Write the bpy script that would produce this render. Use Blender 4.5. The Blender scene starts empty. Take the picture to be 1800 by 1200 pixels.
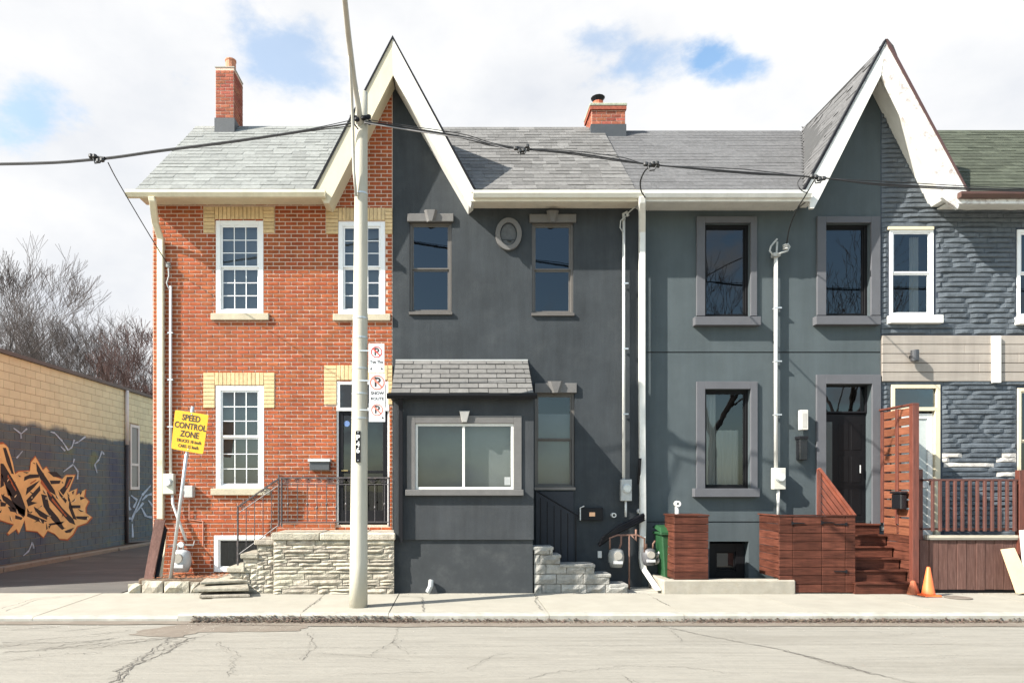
import bpy, math, random
from mathutils import Vector, Matrix, noise
from mathutils.geometry import tessellate_polygon
R = random.Random(7)
S = bpy.context.scene
COL = S.collection

# ------------------------------------------------------------------ camera, sky, sun, exposure
F = 1187.0      # focal length in photo pixels
H = 1.82        # camera height
cam_d = bpy.data.cameras.new('camera'); cam = bpy.data.objects.new('camera', cam_d); COL.objects.link(cam)
cam.location = (0, 0, H); cam.rotation_euler = (math.radians(90), 0, 0)
cam_d.sensor_width = 36; cam_d.lens = 36 * F / 1800; cam_d.shift_x = 100 / 1800; cam_d.shift_y = 260 / 1800
cam_d.clip_end = 3000; S.camera = cam
SUN = Vector((2.3, 1.0, -1.98)).normalized()
sd = bpy.data.lights.new('sun', 'SUN'); sd.energy = 5.0; sd.angle = math.radians(0.5); sd.color = (1, 0.95, 0.87)
so = bpy.data.objects.new('sun', sd); COL.objects.link(so); so.rotation_euler = SUN.to_track_quat('-Z', 'Y').to_euler()
S.view_settings.view_transform = 'Standard'; S.view_settings.look = 'None'
S.view_settings.exposure = 1.32; S.view_settings.gamma = 1; S.view_settings.use_curve_mapping = False

w = bpy.data.worlds.new('World'); S.world = w; w.use_nodes = True
nt = w.node_tree; nt.nodes.clear()
def N(t, **k):
    n = nt.nodes.new(t)
    for a, b in k.items(): setattr(n, a, b)
    return n
def setup_world():
    L = nt.links.new
    sky = N('ShaderNodeTexSky', sky_type='NISHITA', sun_disc=False)
    sky.sun_elevation = math.radians(38.5); sky.sun_rotation = math.radians(246.5)
    geo = N('ShaderNodeTexCoord')
    def noise_n(scale, detail, rough=.55, off=(0, 0, 0)):
        m = N('ShaderNodeMapping'); m.inputs['Location'].default_value = off; m.inputs['Scale'].default_value = (1, 1, 1.7)
        L(geo.outputs['Generated'], m.inputs[0])
        n = N('ShaderNodeTexNoise'); n.inputs['Scale'].default_value = scale; n.inputs['Detail'].default_value = detail
        n.inputs['Roughness'].default_value = rough; L(m.outputs[0], n.inputs['Vector']); return n
    def mr(src, a, b, c=0., d=1.):
        m = N('ShaderNodeMapRange', interpolation_type='SMOOTHSTEP')
        for i, v in zip((1, 2, 3, 4), (a, b, c, d)): m.inputs[i].default_value = v
        L(src, m.inputs[0]); return m.outputs[0]
    def math_(op, a, b):
        m = N('ShaderNodeMath', operation=op)
        for i, v in enumerate((a, b)):
            if isinstance(v, (int, float)): m.inputs[i].default_value = v
            else: L(v, m.inputs[i])
        return m.outputs[0]
    big = noise_n(3.1, 7, .55, (3.2, 1.1, .4)); fine = noise_n(9, 8, .6, (1, 5, 2)); shade = noise_n(4.2, 6, .5, (7, 2, 9))
    sepd = N('ShaderNodeSeparateXYZ'); L(geo.outputs['Generated'], sepd.inputs[0])
    back = mr(sepd.outputs[1], .45, -.15, 0., .30)   # the windows mirror a mostly blue sky to the south
    holes = mr(math_('ADD', big.outputs[0], back), .66, .76)
    for px, py, r, k in ((480, 98, .052, .65), (1045, 72, .030, .6), (1128, 118, .030, .7), (1250, 98, .022, 1.0), (1290, 124, .020, .9), (22, 182, .042, .7)):
        c = Vector(((px - 800) / F, 1, (860 - py) / F)).normalized()
        s = N('ShaderNodeVectorMath', operation='DISTANCE'); st_ = N('ShaderNodeVectorMath', operation='MULTIPLY_ADD'); L(geo.outputs['Generated'], st_.inputs[0]); st_.inputs[1].default_value = (.62, 1, 1.25); st_.inputs[2].default_value = (c.x*.38, 0, -c.z*.25); L(st_.outputs[0], s.inputs[0]); s.inputs[1].default_value = c
        dd = math_('ADD', s.outputs['Value'], math_('MULTIPLY', math_('SUBTRACT', fine.outputs[0], .5), r * 4.2))
        holes = math_('MAXIMUM', holes, mr(dd, r * 1.25, r * .1, 0., k))
    cc = N('ShaderNodeValToRGB'); L(math_('ADD', math_('MULTIPLY', shade.outputs[0], .7), math_('MULTIPLY', fine.outputs[0], .3)), cc.inputs[0])
    cc.color_ramp.elements[0].position = .30; cc.color_ramp.elements[0].color = (6.5, 6.75, 7.2, 1)
    cc.color_ramp.elements[1].position = .60; cc.color_ramp.elements[1].color = (8.4, 8.4, 8.4, 1)
    mx = N('ShaderNodeMix', data_type='RGBA'); L(holes, mx.inputs[0]); L(cc.outputs[0], mx.inputs[6])
    hs = N('ShaderNodeMix', data_type='RGBA', blend_type='MULTIPLY'); hs.inputs[0].default_value = 1
    L(sky.outputs[0], hs.inputs[6]); hs.inputs[7].default_value = (2.5, 2.65, 2.5, 1)
    L(hs.outputs[2], mx.inputs[7])
    bg = N('ShaderNodeBackground'); bg.inputs[1].default_value = .050; L(mx.outputs[2], bg.inputs[0])
    o = N('ShaderNodeOutputWorld'); L(bg.outputs[0], o.inputs[0])
setup_world()

# ------------------------------------------------------------------ materials
MATS = {}
def M(name, col, rough=.8, var=.12, scale=3., bump=.15, bscale=70, piece=0., metal=0., dirt=None, hue=0., emit=None, stretch=None, spec=.5, streak=0.):
    if name in MATS: return MATS[name]
    m = bpy.data.materials.new(name); m.use_nodes = True; t = m.node_tree; L = t.links.new
    p = t.nodes['Principled BSDF']; p.inputs['Roughness'].default_value = rough; p.inputs['Metallic'].default_value = metal
    p.inputs['Specular IOR Level'].default_value = spec
    g = t.nodes.new('ShaderNodeNewGeometry'); vec = g.outputs['Position']
    if stretch:
        mp = t.nodes.new('ShaderNodeMapping'); mp.inputs['Scale'].default_value = stretch; L(vec, mp.inputs[0]); vec = mp.outputs[0]
    n1 = t.nodes.new('ShaderNodeTexNoise'); n1.inputs['Scale'].default_value = scale; n1.inputs['Detail'].default_value = 6; n1.inputs['Roughness'].default_value=.62
    L(vec, n1.inputs['Vector'])
    mx = t.nodes.new('ShaderNodeMix'); mx.data_type = 'RGBA'
    r = t.nodes.new('ShaderNodeMapRange'); r.inputs[1].default_value = .3; r.inputs[2].default_value = .7; L(n1.outputs[0], r.inputs[0])
    L(r.outputs[0], mx.inputs[0])
    mx.inputs[6].default_value = (*[c * (1 - var) for c in col], 1); mx.inputs[7].default_value = (*[min(1, c * (1 + var)) for c in col], 1)
    out = mx.outputs[2]
    if dirt:
        dc, amt, ds = dirt
        n2 = t.nodes.new('ShaderNodeTexNoise'); n2.inputs['Scale'].default_value = ds; n2.inputs['Detail'].default_value = 8; n2.inputs['Roughness'].default_value = .7
        L(vec, n2.inputs['Vector'])
        r2 = t.nodes.new('ShaderNodeMapRange'); r2.inputs[1].default_value = .5; r2.inputs[2].default_value = .72; r2.inputs[4].default_value = amt
        L(n2.outputs[0], r2.inputs[0])
        m2 = t.nodes.new('ShaderNodeMix'); m2.data_type = 'RGBA'; L(r2.outputs[0], m2.inputs[0]); L(out, m2.inputs[6]); m2.inputs[7].default_value = (*dc, 1)
        out = m2.outputs[2]
    if streak:
        ms = t.nodes.new('ShaderNodeMapping'); ms.inputs['Scale'].default_value = (5, 5, .45); L(g.outputs['Position'], ms.inputs[0])
        ns = t.nodes.new('ShaderNodeTexNoise'); ns.inputs['Scale'].default_value = 1.; ns.inputs['Detail'].default_value = 7; ns.inputs['Roughness'].default_value = .68; L(ms.outputs[0], ns.inputs['Vector'])
        rs_ = t.nodes.new('ShaderNodeMapRange'); rs_.inputs[1].default_value = .35; rs_.inputs[2].default_value = .68; rs_.inputs[3].default_value = 1 - streak; rs_.inputs[4].default_value = 1 + streak; L(ns.outputs[0], rs_.inputs[0])
        hs = t.nodes.new('ShaderNodeHueSaturation'); L(rs_.outputs[0], hs.inputs['Value']); L(out, hs.inputs['Color']); out = hs.outputs[0]
    if piece:
        oi = t.nodes.new('ShaderNodeObjectInfo')
        a = t.nodes.new('ShaderNodeMath'); a.operation = 'ADD'; L(oi.outputs['Random'], a.inputs[0]); L(g.outputs['Random Per Island'], a.inputs[1])
        fr = t.nodes.new('ShaderNodeMath'); fr.operation = 'FRACT'; L(a.outputs[0], fr.inputs[0])
        rr = t.nodes.new('ShaderNodeMapRange'); rr.inputs[3].default_value = 1 - piece; rr.inputs[4].default_value = 1 + piece; L(fr.outputs[0], rr.inputs[0])
        f2 = t.nodes.new('ShaderNodeMath'); f2.operation = 'MULTIPLY'; L(fr.outputs[0], f2.inputs[0]); f2.inputs[1].default_value = 7.31
        f3 = t.nodes.new('ShaderNodeMath'); f3.operation = 'FRACT'; L(f2.outputs[0], f3.inputs[0])
        rh = t.nodes.new('ShaderNodeMapRange'); rh.inputs[3].default_value = .5 - hue; rh.inputs[4].default_value = .5 + hue; L(f3.outputs[0], rh.inputs[0])
        hv = t.nodes.new('ShaderNodeHueSaturation'); L(rr.outputs[0], hv.inputs['Value']); L(rh.outputs[0], hv.inputs['Hue']); L(out, hv.inputs['Color']); out = hv.outputs[0]
    L(out, p.inputs['Base Color'])
    if bump:
        n3 = t.nodes.new('ShaderNodeTexNoise'); n3.inputs['Scale'].default_value = bscale; n3.inputs['Detail'].default_value = 5; L(vec, n3.inputs['Vector'])
        b = t.nodes.new('ShaderNodeBump'); b.inputs['Strength'].default_value = bump; b.inputs['Distance'].default_value = .02
        L(n3.outputs[0], b.inputs['Height']); L(b.outputs[0], p.inputs['Normal'])
    if emit:
        p.inputs['Emission Color'].default_value = (*emit[0], 1); p.inputs['Emission Strength'].default_value = emit[1]
    MATS[name] = m; return m

def glass_mat(name, tint, refl=1.0, rough=.0, ior=1.5):
    m = bpy.data.materials.new(name); m.use_nodes = True; t = m.node_tree; L = t.links.new; t.nodes.clear()
    o = t.nodes.new('ShaderNodeOutputMaterial'); tr = t.nodes.new('ShaderNodeBsdfTransparent'); tr.inputs[0].default_value = (*tint, 1)
    gl = t.nodes.new('ShaderNodeBsdfGlossy'); gl.inputs['Roughness'].default_value = rough; gl.inputs[0].default_value = (.9, .95, 1, 1)
    fr = t.nodes.new('ShaderNodeFresnel'); fr.inputs[0].default_value = ior
    mu = t.nodes.new('ShaderNodeMath'); mu.operation = 'MULTIPLY'; mu.inputs[1].default_value = refl; L(fr.outputs[0], mu.inputs[0])
    g = t.nodes.new('ShaderNodeNewGeometry'); n = t.nodes.new('ShaderNodeTexNoise'); n.inputs['Scale'].default_value = 2.2; L(g.outputs['Position'], n.inputs['Vector'])
    b = t.nodes.new('ShaderNodeBump'); b.inputs['Strength'].default_value = .03; b.inputs['Distance'].default_value = .02; L(n.outputs[0], b.inputs['Height']); L(b.outputs[0], gl.inputs['Normal'])
    mx = t.nodes.new('ShaderNodeMixShader'); L(mu.outputs[0], mx.inputs[0]); L(tr.outputs[0], mx.inputs[1]); L(gl.outputs[0], mx.inputs[2]); L(mx.outputs[0], o.inputs[0])
    return m
GLASS = glass_mat('window_glass', (.62, .64, .65), 1.6)
GLASS_D = glass_mat('dark_glass', (.2, .22, .25), 1.6)

brick_m = M('red_brick', (.315, .080, .031), .85, .14, 25, .5, 120, piece=.14, hue=.004, dirt=((.45, .17, .075), .35, 5), spec=.15, streak=0.16)
ybrick_m = M('yellow_brick', (.60, .44, .235), .85, .15, 20, .4, 110, piece=.1, dirt=((.42, .28, .13), .4, 14))
mortar_m = M('mortar', (.60, .45, .355), .95, .12, 30, .4, 150)
chim_m = M('chimney_brick', (.30, .095, .06), .9, .25, 20, .5, 120, piece=.25, hue=.01, spec=.15)
stuccoB = M('dark_stucco', (.040, .0455, .050), .75, .14, 1.6, .35, 120, dirt=((.058, .063, .066), .5, 2.2), spec=.15, streak=0.12)
stuccoP = M('porch_stucco', (.047, .051, .055), .75, .12, 2.0, .35, 120, dirt=((.065, .067, .067), .35, 3), spec=.15, streak=0.11)
stuccoPd = M('porch_base_stucco', (.046, .050, .053), .75, .15, 2.5, .3, 110, dirt=((.10, .10, .095), .3, 2.5), spec=.15)
stuccoC = M('grey_stucco', (.072, .088, .094), .8, .10, 1.4, .5, 150, dirt=((.088, .104, .108), .4, 2.5), spec=.15, streak=0.07)
trimC = M('grey_trim', (.100, .102, .111), .8, .07, 3, .25, 160, spec=.15)
trimB = M('taupe_trim', (.14, .135, .13), .8, .1, 5, .3, 120, spec=.15)
bluestone = M('painted_stone', (.092, .106, .120), .7, .2, 7, .55, 45, piece=.12, dirt=((.125, .142, .158), .5, 9), spec=.15)
bluemortar = M('painted_joint', (.05, .06, .078), .8, .1, 6, .3, 80, spec=.15)
peel = M('bare_stone', (.50, .47, .43), .9, .2, 12, .5, 60)
cream = M('cream_metal', (.62, .57, .42), .45, .06, 3, .05, 30, dirt=((.42, .36, .24), .35, 4), streak=0.08)
creamwood = M('cream_paint', (.60, .53, .38), .6, .06, 4, .1, 40, dirt=((.42, .35, .24), .25, 8), streak=0.06)
white = M('white_paint', (.66, .65, .61), .5, .05, 4, .08, 50, dirt=((.5, .48, .42), .3, 8), streak=0.08)
whitew = M('white_vinyl', (.78, .78, .77), .4, .03, 4, .03, 30, dirt=((.6, .57, .52), .2, 9))
peelwhite = M('peeling_white_paint', (.66, .65, .62), .6, .06, 4, .2, 60, dirt=((.2, .12, .09), .95, 7), streak=0.1)
bronze = M('bronze_frame', (.10, .09, .08), .5, .1, 6, .05, 60)
blackm = M('black_metal', (.012, .012, .014), .45, .1, 6, .05, 60, spec=.15)
blackf = M('black_window_frame', (.006, .006, .007), .5, .1, 6, .02, 60, spec=.2)
dark_room = M('dark_interior', (.018, .019, .022), .9, .1, 3, 0)
curtain_m = M('pale_curtain', (.55, .55, .5), .9, .1, 3, .2, 30, stretch=(9, 1, .3))
backing_m = M('grey_backing', (.30, .32, .33), .9, .06, 1.5, .1, 20)
shA = M('light_shingle', (.205, .212, .200), .95, .16, 14, .5, 160, piece=.13, dirt=((.155, .163, .155), .5, 3))
shB = M('brown_grey_shingle', (.15, .146, .14), .95, .2, 14, .5, 160, piece=.2, dirt=((.115, .11, .105), .5, 4), spec=.15)
shC = M('charcoal_shingle', (.118, .117, .118), .95, .22, 14, .5, 160, piece=.10, dirt=((.085, .083, .083), .6, 5), stretch=(1, 1, 1), spec=.15)
shD = M('green_shingle', (.062, .070, .052), .95, .2, 14, .5, 160, piece=.2, dirt=((.082, .088, .064), .5, 5), spec=.15)
shP = M('porch_shingle', (.135, .13, .122), .95, .15, 14, .5, 160, piece=.13, dirt=((.21, .2, .19), .4, 4))
felt = M('roof_felt', (.05, .05, .05), .95, .1, 5, .1)
lime = M('limestone', (.37, .335, .265), .9, .28, 9, .8, 45, piece=.24, hue=.012, dirt=((.17, .13, .09), .6, 8), streak=0.15)
lime2 = M('grey_limestone', (.27, .26, .235), .9, .25, 9, .8, 45, piece=.14, dirt=((.12, .115, .10), .5, 10))
limej = M('stone_mortar', (.20, .18, .15), .95, .2, 15, .5, 80)
conc = M('concrete', (.34, .325, .28), .9, .1, 5, .3, 100, dirt=((.3, .27, .22), .4, 3), streak=0.12)
walk = M('sidewalk_concrete', (.30, .28, .232), .9, .08, 2.2, .25, 140, piece=.035, dirt=((.26, .238, .19), .5, 1.4))
polec = M('pole_concrete', (.46, .43, .35), .85, .10, 3, .2, 90, dirt=((.36, .33, .26), .4, 5), stretch=(1, 1, .35), streak=0.08)
pvc = M('plastic_white', (.6, .59, .56), .4, .04, 5, 0)
galv = M('galvanised_steel', (.52, .54, .55), .42, .1, 9, .05, 60, metal=.6)
metergrey = M('meter_grey', (.36, .37, .36), .5, .1, 8, .05, 60)
copper = M('rusty_pipe', (.16, .085, .06), .7, .3, 14, .3, 80)
redwood = M('red_stained_wood', (.086, .029, .018), .6, .5, 3.2, .3, 60, piece=.3, stretch=(1, 1, 11), dirt=((.04, .012, .009), .7, 2.5), spec=.15, streak=0.15)
redwoodv = M('red_wood_post', (.105, .031, .02), .5, .3, 4, .25, 60, piece=.2, stretch=(9, 9, 1))
brownwood = M('brown_stained_wood', (.17, .062, .034), .6, .3, 4, .3, 60, piece=.2, stretch=(1, 1, 9), spec=.15)
skirtw = M('brown_painted_boards', (.115, .06, .048), .75, .2, 3, .3, 60, piece=.12, stretch=(9, 9, 1), dirt=((.2, .13, .11), .4, 6), spec=.15, streak=0.2)
railw = M('brown_rail_paint', (.085, .032, .024), .6, .2, 4, .2, 60, piece=.1)
siding = M('beige_siding', (.29, .255, .22), .7, .08, 2, .15, 60, piece=.07, stretch=(.5, 1, 5), dirt=((.36, .33, .29), .5, 3), streak=0.1)
wire_m = M('black_wire', (.015, .015, .016), .6, 0, 3, 0)
iron = M('wrought_iron', (.05, .045, .048), .5, .3, 20, .1, 90, dirt=((.2, .14, .11), .5, 20))
leaf_m = M('dry_leaves', (.105, .075, .055), .95, .4, 20, 0, piece=.5, hue=.03)
road_m = M('road_asphalt', (.255, .24, .205), .95, .11, 12, .8, 130, dirt=((.185, .172, .143), .9, 1.6), stretch=(.10, 1, 1))
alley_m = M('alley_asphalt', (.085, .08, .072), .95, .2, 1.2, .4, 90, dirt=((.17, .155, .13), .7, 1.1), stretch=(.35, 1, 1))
patch_m = M('asphalt_patch', (.16, .133, .105), .95, .12, 3, .4, 120, dirt=((.24, .22, .18), .6, 4))
crack_m = M('crack_fill', (.12, .11, .095), .95, .3, 8, .4, 90)
dirt_m = M('soil', (.13, .09, .06), .98, .3, 9, .6, 60)

# ------------------------------------------------------------------ helpers
def PX(px, Y): return (px - 800) * Y / F
def PZ(py, Y): return H + (860 - py) * Y / F
def P(px, py, Y): return Vector((PX(px, Y), Y, PZ(py, Y)))

def base_of(o):
    v = Vector((0, 0, 0))
    while o: v += o.location; o = o.parent
    return v
def tag(o, label=None, cat=None, group=None, kind=None):
    if label: o['label'] = label
    if cat: o['category'] = cat
    if group: o['group'] = group
    if kind: o['kind'] = kind
    return o
def thing(name, loc, label, cat, group=None):
    o = bpy.data.objects.new(name, None); COL.objects.link(o); o.location = loc; o.empty_display_size = .1
    return tag(o, label, cat, group)
def struct(o): o['kind'] = 'structure'; return o

class MB:
    def __init__(s): s.v = []; s.f = []
    def add(s, vs, fs):
        n = len(s.v); s.v += [tuple(v) for v in vs]; s.f += [tuple(i + n for i in f) for f in fs]; return s
    def box(s, x0, x1, y0, y1, z0, z1):
        x0, x1 = sorted((x0, x1)); y0, y1 = sorted((y0, y1)); z0, z1 = sorted((z0, z1))
        return s.add([(x0,y0,z0),(x1,y0,z0),(x1,y1,z0),(x0,y1,z0),(x0,y0,z1),(x1,y0,z1),(x1,y1,z1),(x0,y1,z1)],
                     [(0,3,2,1),(4,5,6,7),(0,1,5,4),(1,2,6,5),(2,3,7,6),(3,0,4,7)])
    def pbox(s, px0, py0, px1, py1, yf, yb):      # box whose front face is measured in the photo at depth yf
        return s.box(PX(px0, yf), PX(px1, yf), yf, yb, PZ(py1, yf), PZ(py0, yf))
    def prism(s, pts, y0, y1):                    # polygon in XZ, extruded along Y
        n = len(pts); tri = tessellate_polygon([[Vector((p[0], p[1], 0)) for p in pts]])
        vs = [(p[0], y0, p[1]) for p in pts] + [(p[0], y1, p[1]) for p in pts]
        area = sum(pts[i][0] * pts[(i + 1) % n][1] - pts[(i + 1) % n][0] * pts[i][1] for i in range(n))
        fs = []
        for t in tri:
            fs.append(t); fs.append(tuple(i + n for i in t[::-1]))
        for i in range(n):
            j = (i + 1) % n
            fs.append((i, j, j + n, i + n))
        return s.add(vs, fs)
    def pprism(s, pts, yf, yb): return s.prism([(PX(a, yf), PZ(b, yf)) for a, b in pts], yf, yb)
    def tube(s, pts, r, n=7, caps=True):
        pts = [Vector(p) for p in pts]; rs = r if isinstance(r, (list, tuple)) else [r] * len(pts)
        vs = []; prev = None
        for i, p in enumerate(pts):
            d = (pts[min(i + 1, len(pts) - 1)] - pts[max(i - 1, 0)])
            if d.length < 1e-9: d = Vector((0, 0, 1))
            d.normalize()
            a = Vector((0, 1, 0)) if abs(d.y) < .9 else Vector((1, 0, 0))
            if prev is not None: a = prev
            u = (a - d * a.dot(d)).normalized(); v = d.cross(u); prev = u
            for k in range(n):
                t = 2 * math.pi * k / n; vs.append(p + (u * math.cos(t) + v * math.sin(t)) * rs[i])
        fs = []
        for i in range(len(pts) - 1):
            for k in range(n):
                k2 = (k + 1) % n; fs.append((i*n+k, i*n+k2, (i+1)*n+k2, (i+1)*n+k))
        if caps: fs.append(tuple(range(n))[::-1]); fs.append(tuple((len(pts)-1)*n + k for k in range(n)))
        return s.add(vs, fs)
    def lathe(s, c, prof, n=20):                  # prof (radius, z)
        vs = []; fs = []
        for r, z in prof:
            for k in range(n):
                t = 2*math.pi*k/n; vs.append((c[0]+r*math.cos(t), c[1]+r*math.sin(t), c[2]+z))
        for i in range(len(prof)-1):
            for k in range(n):
                k2 = (k+1) % n; fs.append((i*n+k, i*n+k2, (i+1)*n+k2, (i+1)*n+k))
        fs.append(tuple(range(n))[::-1]); fs.append(tuple((len(prof)-1)*n+k for k in range(n)))
        return s.add(vs, fs)
    def disc_y(s, c, r, d, n=20):                 # short cylinder facing -Y, front at c.y
        vs = [(c[0]+r*math.cos(2*math.pi*k/n), c[1]+(0 if q==0 else d), c[2]+r*math.sin(2*math.pi*k/n)) for q in (0,1) for k in range(n)]
        fs = [tuple(range(n)), tuple(range(n, 2*n))[::-1]] + [(k, k+n, (k+1)%n+n, (k+1)%n) for k in range(n)]
        return s.add(vs, fs)
    def ring_y(s, c, rx, rz, wd, y0, y1, n=40):
        vs = []
        for y, q in ((y1, 0), (y0, 0), (y0, wd), (y1, wd)):
            for k in range(n):
                t = 2*math.pi*k/n; vs.append((c[0]+(rx-q)*math.cos(t), y, c[2]+(rz-q)*math.sin(t)))
        fs = []
        for i in range(3):
            for k in range(n):
                k2 = (k+1) % n; fs.append((i*n+k, i*n+k2, (i+1)*n+k2, (i+1)*n+k))
        return s.add(vs, fs)
    def build(s, name, mat, parent=None, smooth=False, bevel=0, origin=None, flip=True):
        b = base_of(parent) if parent else Vector((0, 0, 0))
        loc = Vector((0, 0, 0))
        if parent is None:
            if origin is None:
                xs = [v[0] for v in s.v]; ys = [v[1] for v in s.v]; zs = [v[2] for v in s.v]
                origin = ((min(xs)+max(xs))/2, (min(ys)+max(ys))/2, min(zs))
            loc = Vector(origin); b = loc
        me = bpy.data.meshes.new(name); me.from_pydata([(v[0]-b.x, v[1]-b.y, v[2]-b.z) for v in s.v], [], s.f)
        if flip:
            import bmesh
            bm = bmesh.new(); bm.from_mesh(me); bmesh.ops.recalc_face_normals(bm, faces=bm.faces)
            if bevel: bmesh.ops.bevel(bm, geom=[e for e in bm.edges], offset=bevel, segments=1, affect='EDGES', clamp_overlap=True)
            bm.to_mesh(me); bm.free()
        me.materials.append(mat)
        if smooth: me.polygons.foreach_set('use_smooth', [True] * len(me.polygons))
        o = bpy.data.objects.new(name, me); COL.objects.link(o); o.location = loc
        if parent: o.parent = parent
        return o

# --- laid pieces: bricks, stones, shingles, planks. A frame is (origin, U, V, N), N pointing out of the wall
WALLF = lambda y: (Vector((0, y, 0)), Vector((1, 0, 0)), Vector((0, 0, 1)), Vector((0, -1, 0)))
def unit_piece(kind, w, h, d, seed):
    r = random.Random(seed); vs = []; fs = []
    if kind in ('brick', 'plank'):
        c = min(.004, h * .1)
        q = [(-w/2, -h/2), (w/2, -h/2), (w/2, h/2), (-w/2, h/2)]
        j = .0015 if kind == 'brick' else .0
        for x, y in q: vs.append((x, y, -.004))
        for x, y in q: vs.append((x, y, d - c))
        for x, y in q: vs.append((x - math.copysign(c, x) + r.uniform(-j, j), y - math.copysign(c, y) + r.uniform(-j, j), d + r.uniform(-j, j)))
        for i in range(4):
            k = (i + 1) % 4; fs += [(i, k, k+4, i+4), (i+4, k+4, k+8, i+8)]
        fs.append((8, 9, 10, 11))
        if kind == 'plank': fs.append((3, 2, 1, 0))
    elif kind == 'shingle':
        vs = [(-w/2, -h/2, 0), (w/2, -h/2, 0), (w/2, h/2+.02, 0), (-w/2, h/2+.02, 0),
              (-w/2, -h/2, d), (w/2, -h/2, d), (w/2, h/2+.02, .002), (-w/2, h/2+.02, .002)]
        fs = [(0, 1, 5, 4), (1, 2, 6, 5), (2, 3, 7, 6), (3, 0, 4, 7), (4, 5, 6, 7)]
    else:                                        # rough quarry-faced stone / ledge stone
        nx = max(2, min(6, int(w / .09))); ny = 2 if kind == 'rough' else 3; yf = (0, .5, 1) if kind == 'rough' else (0, .2, .8, 1)
        j = .27 if kind == 'rough' else .09
        for b in range(ny + 1):
            for a in range(nx + 1):
                x = -w/2 + w * a / nx; y = -h/2 + h * yf[b]
                edge = (a in (0, nx)) or (b in (0, ny))
                z = d * ((.45 if kind == 'rough' else .15) if edge else 1.0) * (1 + r.uniform(-j, j))
                jj = .012 if kind == 'rough' else .003
                if b in (0, ny): y += r.uniform(-1, 1) * jj * .6
                if 0 < a < nx: x += r.uniform(-jj, jj)
                vs.append((x, y, z))
        for b in range(ny):
            for a in range(nx):
                i = b * (nx+1) + a; fs.append((i, i+1, i+nx+2, i+nx+1))
        rim = [a for a in range(nx+1)] + [b*(nx+1)+nx for b in range(1, ny+1)] + [ny*(nx+1)+a for a in range(nx-1, -1, -1)] + [b*(nx+1) for b in range(ny-1, 0, -1)]
        n0 = len(vs)
        for i in rim: vs.append((vs[i][0], vs[i][1], -.004))
        m = len(rim)
        for k in range(m): fs.append((n0+k, n0+(k+1) % m, rim[(k+1) % m], rim[k]))
    return vs, fs
PCACHE = {}
def pieces(parent, name, frame, items, mat, kind='brick', limit=300, variants=5, mats=None):
    """items: (u, v, w, h, d) centre and size on the frame. The nearest `limit` become objects, the rest one joined part"""
    O, U, V, NN = frame; rot = Matrix((U, V, NN)).transposed(); q = rot.to_euler(); b = base_of(parent)
    camp = Vector((0, 0, H))
    it = []
    for i in items:
        w_, h_ = round(i[2], 2) if kind != 'brick' else round(i[2], 3), round(i[3], 3)
        n0 = i[5] if len(i) > 5 else 0
        mm = i[6] if len(i) > 6 else mat
        it.append(((O + U * i[0] + V * i[1] + NN * n0), i[2], i[3], i[4], mm))
    it.sort(key=lambda t: ((t[0] - camp).length / math.sqrt(max(1e-4, t[1] * t[2]))))
    for c, w_, h_, d_, mm in it[:limit]:
        key = (kind, round(w_ * 100), round(h_ * 200), round(d_ * 250), R.randrange(variants), mm.name)
        me = PCACHE.get(key)
        if me is None:
            vs, fs = unit_piece(kind, w_, h_, d_, hash(key[:5]) & 0xffff if False else (key[1]*31+key[2]*7+key[4]*101))
            me = bpy.data.meshes.new(name); me.from_pydata(vs, [], fs); me.materials.append(mm); PCACHE[key] = me
            me['w'] = w_; me['h'] = h_
        o = bpy.data.objects.new(name, me); COL.objects.link(o); o.parent = parent; o.rotation_euler = q; o.location = c - b
        o.scale = (w_ / me['w'], h_ / me['h'], 1)
    rest = {}
    for x in it[limit:]: rest.setdefault(x[4].name, []).append(x)
    for k, lst in rest.items():
        mb = MB()
        for n, (c, w_, h_, d_, mm) in enumerate(lst):
            vs, fs = unit_piece(kind, w_, h_, d_, n)
            mb.add([c + U * v[0] + V * v[1] + NN * v[2] for v in vs], fs)
        o = mb.build(name + '_field', MATS[k], parent, flip=False); o['kind'] = 'stuff'

def subtract(iv, holes):
    out = [iv]
    for a, b in holes:
        nx = []
        for x0, x1 in out:
            if b <= x0 or a >= x1: nx.append((x0, x1)); continue
            if a > x0: nx.append((x0, a))
            if b < x1: nx.append((b, x1))
        out = nx
    return out
def course_items(u0, u1, v0, v1, L_, C_, joint, d, holes, lim=None, stagger=.5, jit=0, rnd=None):
    """brick courses between v0 and v1. lim(v) -> (umin, umax). holes in (u0,u1,v0,v1)"""
    out = []; k = 0; v = v0
    while v + C_ * .7 <= v1:
        vc = v + C_ / 2; a, b = (u0, u1) if lim is None else lim(vc)
        a = max(a, u0); b = min(b, u1)
        hs = [(h[0], h[1]) for h in holes if h[2] < vc < h[3]]
        u = u0 - L_ * (stagger if k % 2 else 0)
        while u < b:
            for x0, x1 in subtract((max(u, a), min(u + L_, b)), hs):
                if x1 - x0 > .04: out.append(((x0 + x1) / 2 , vc + R.uniform(-jit, jit), x1 - x0 - joint, C_ - joint, d * R.uniform(.75, 1.2)))
            u += L_
        v += C_; k += 1
    return out
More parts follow.
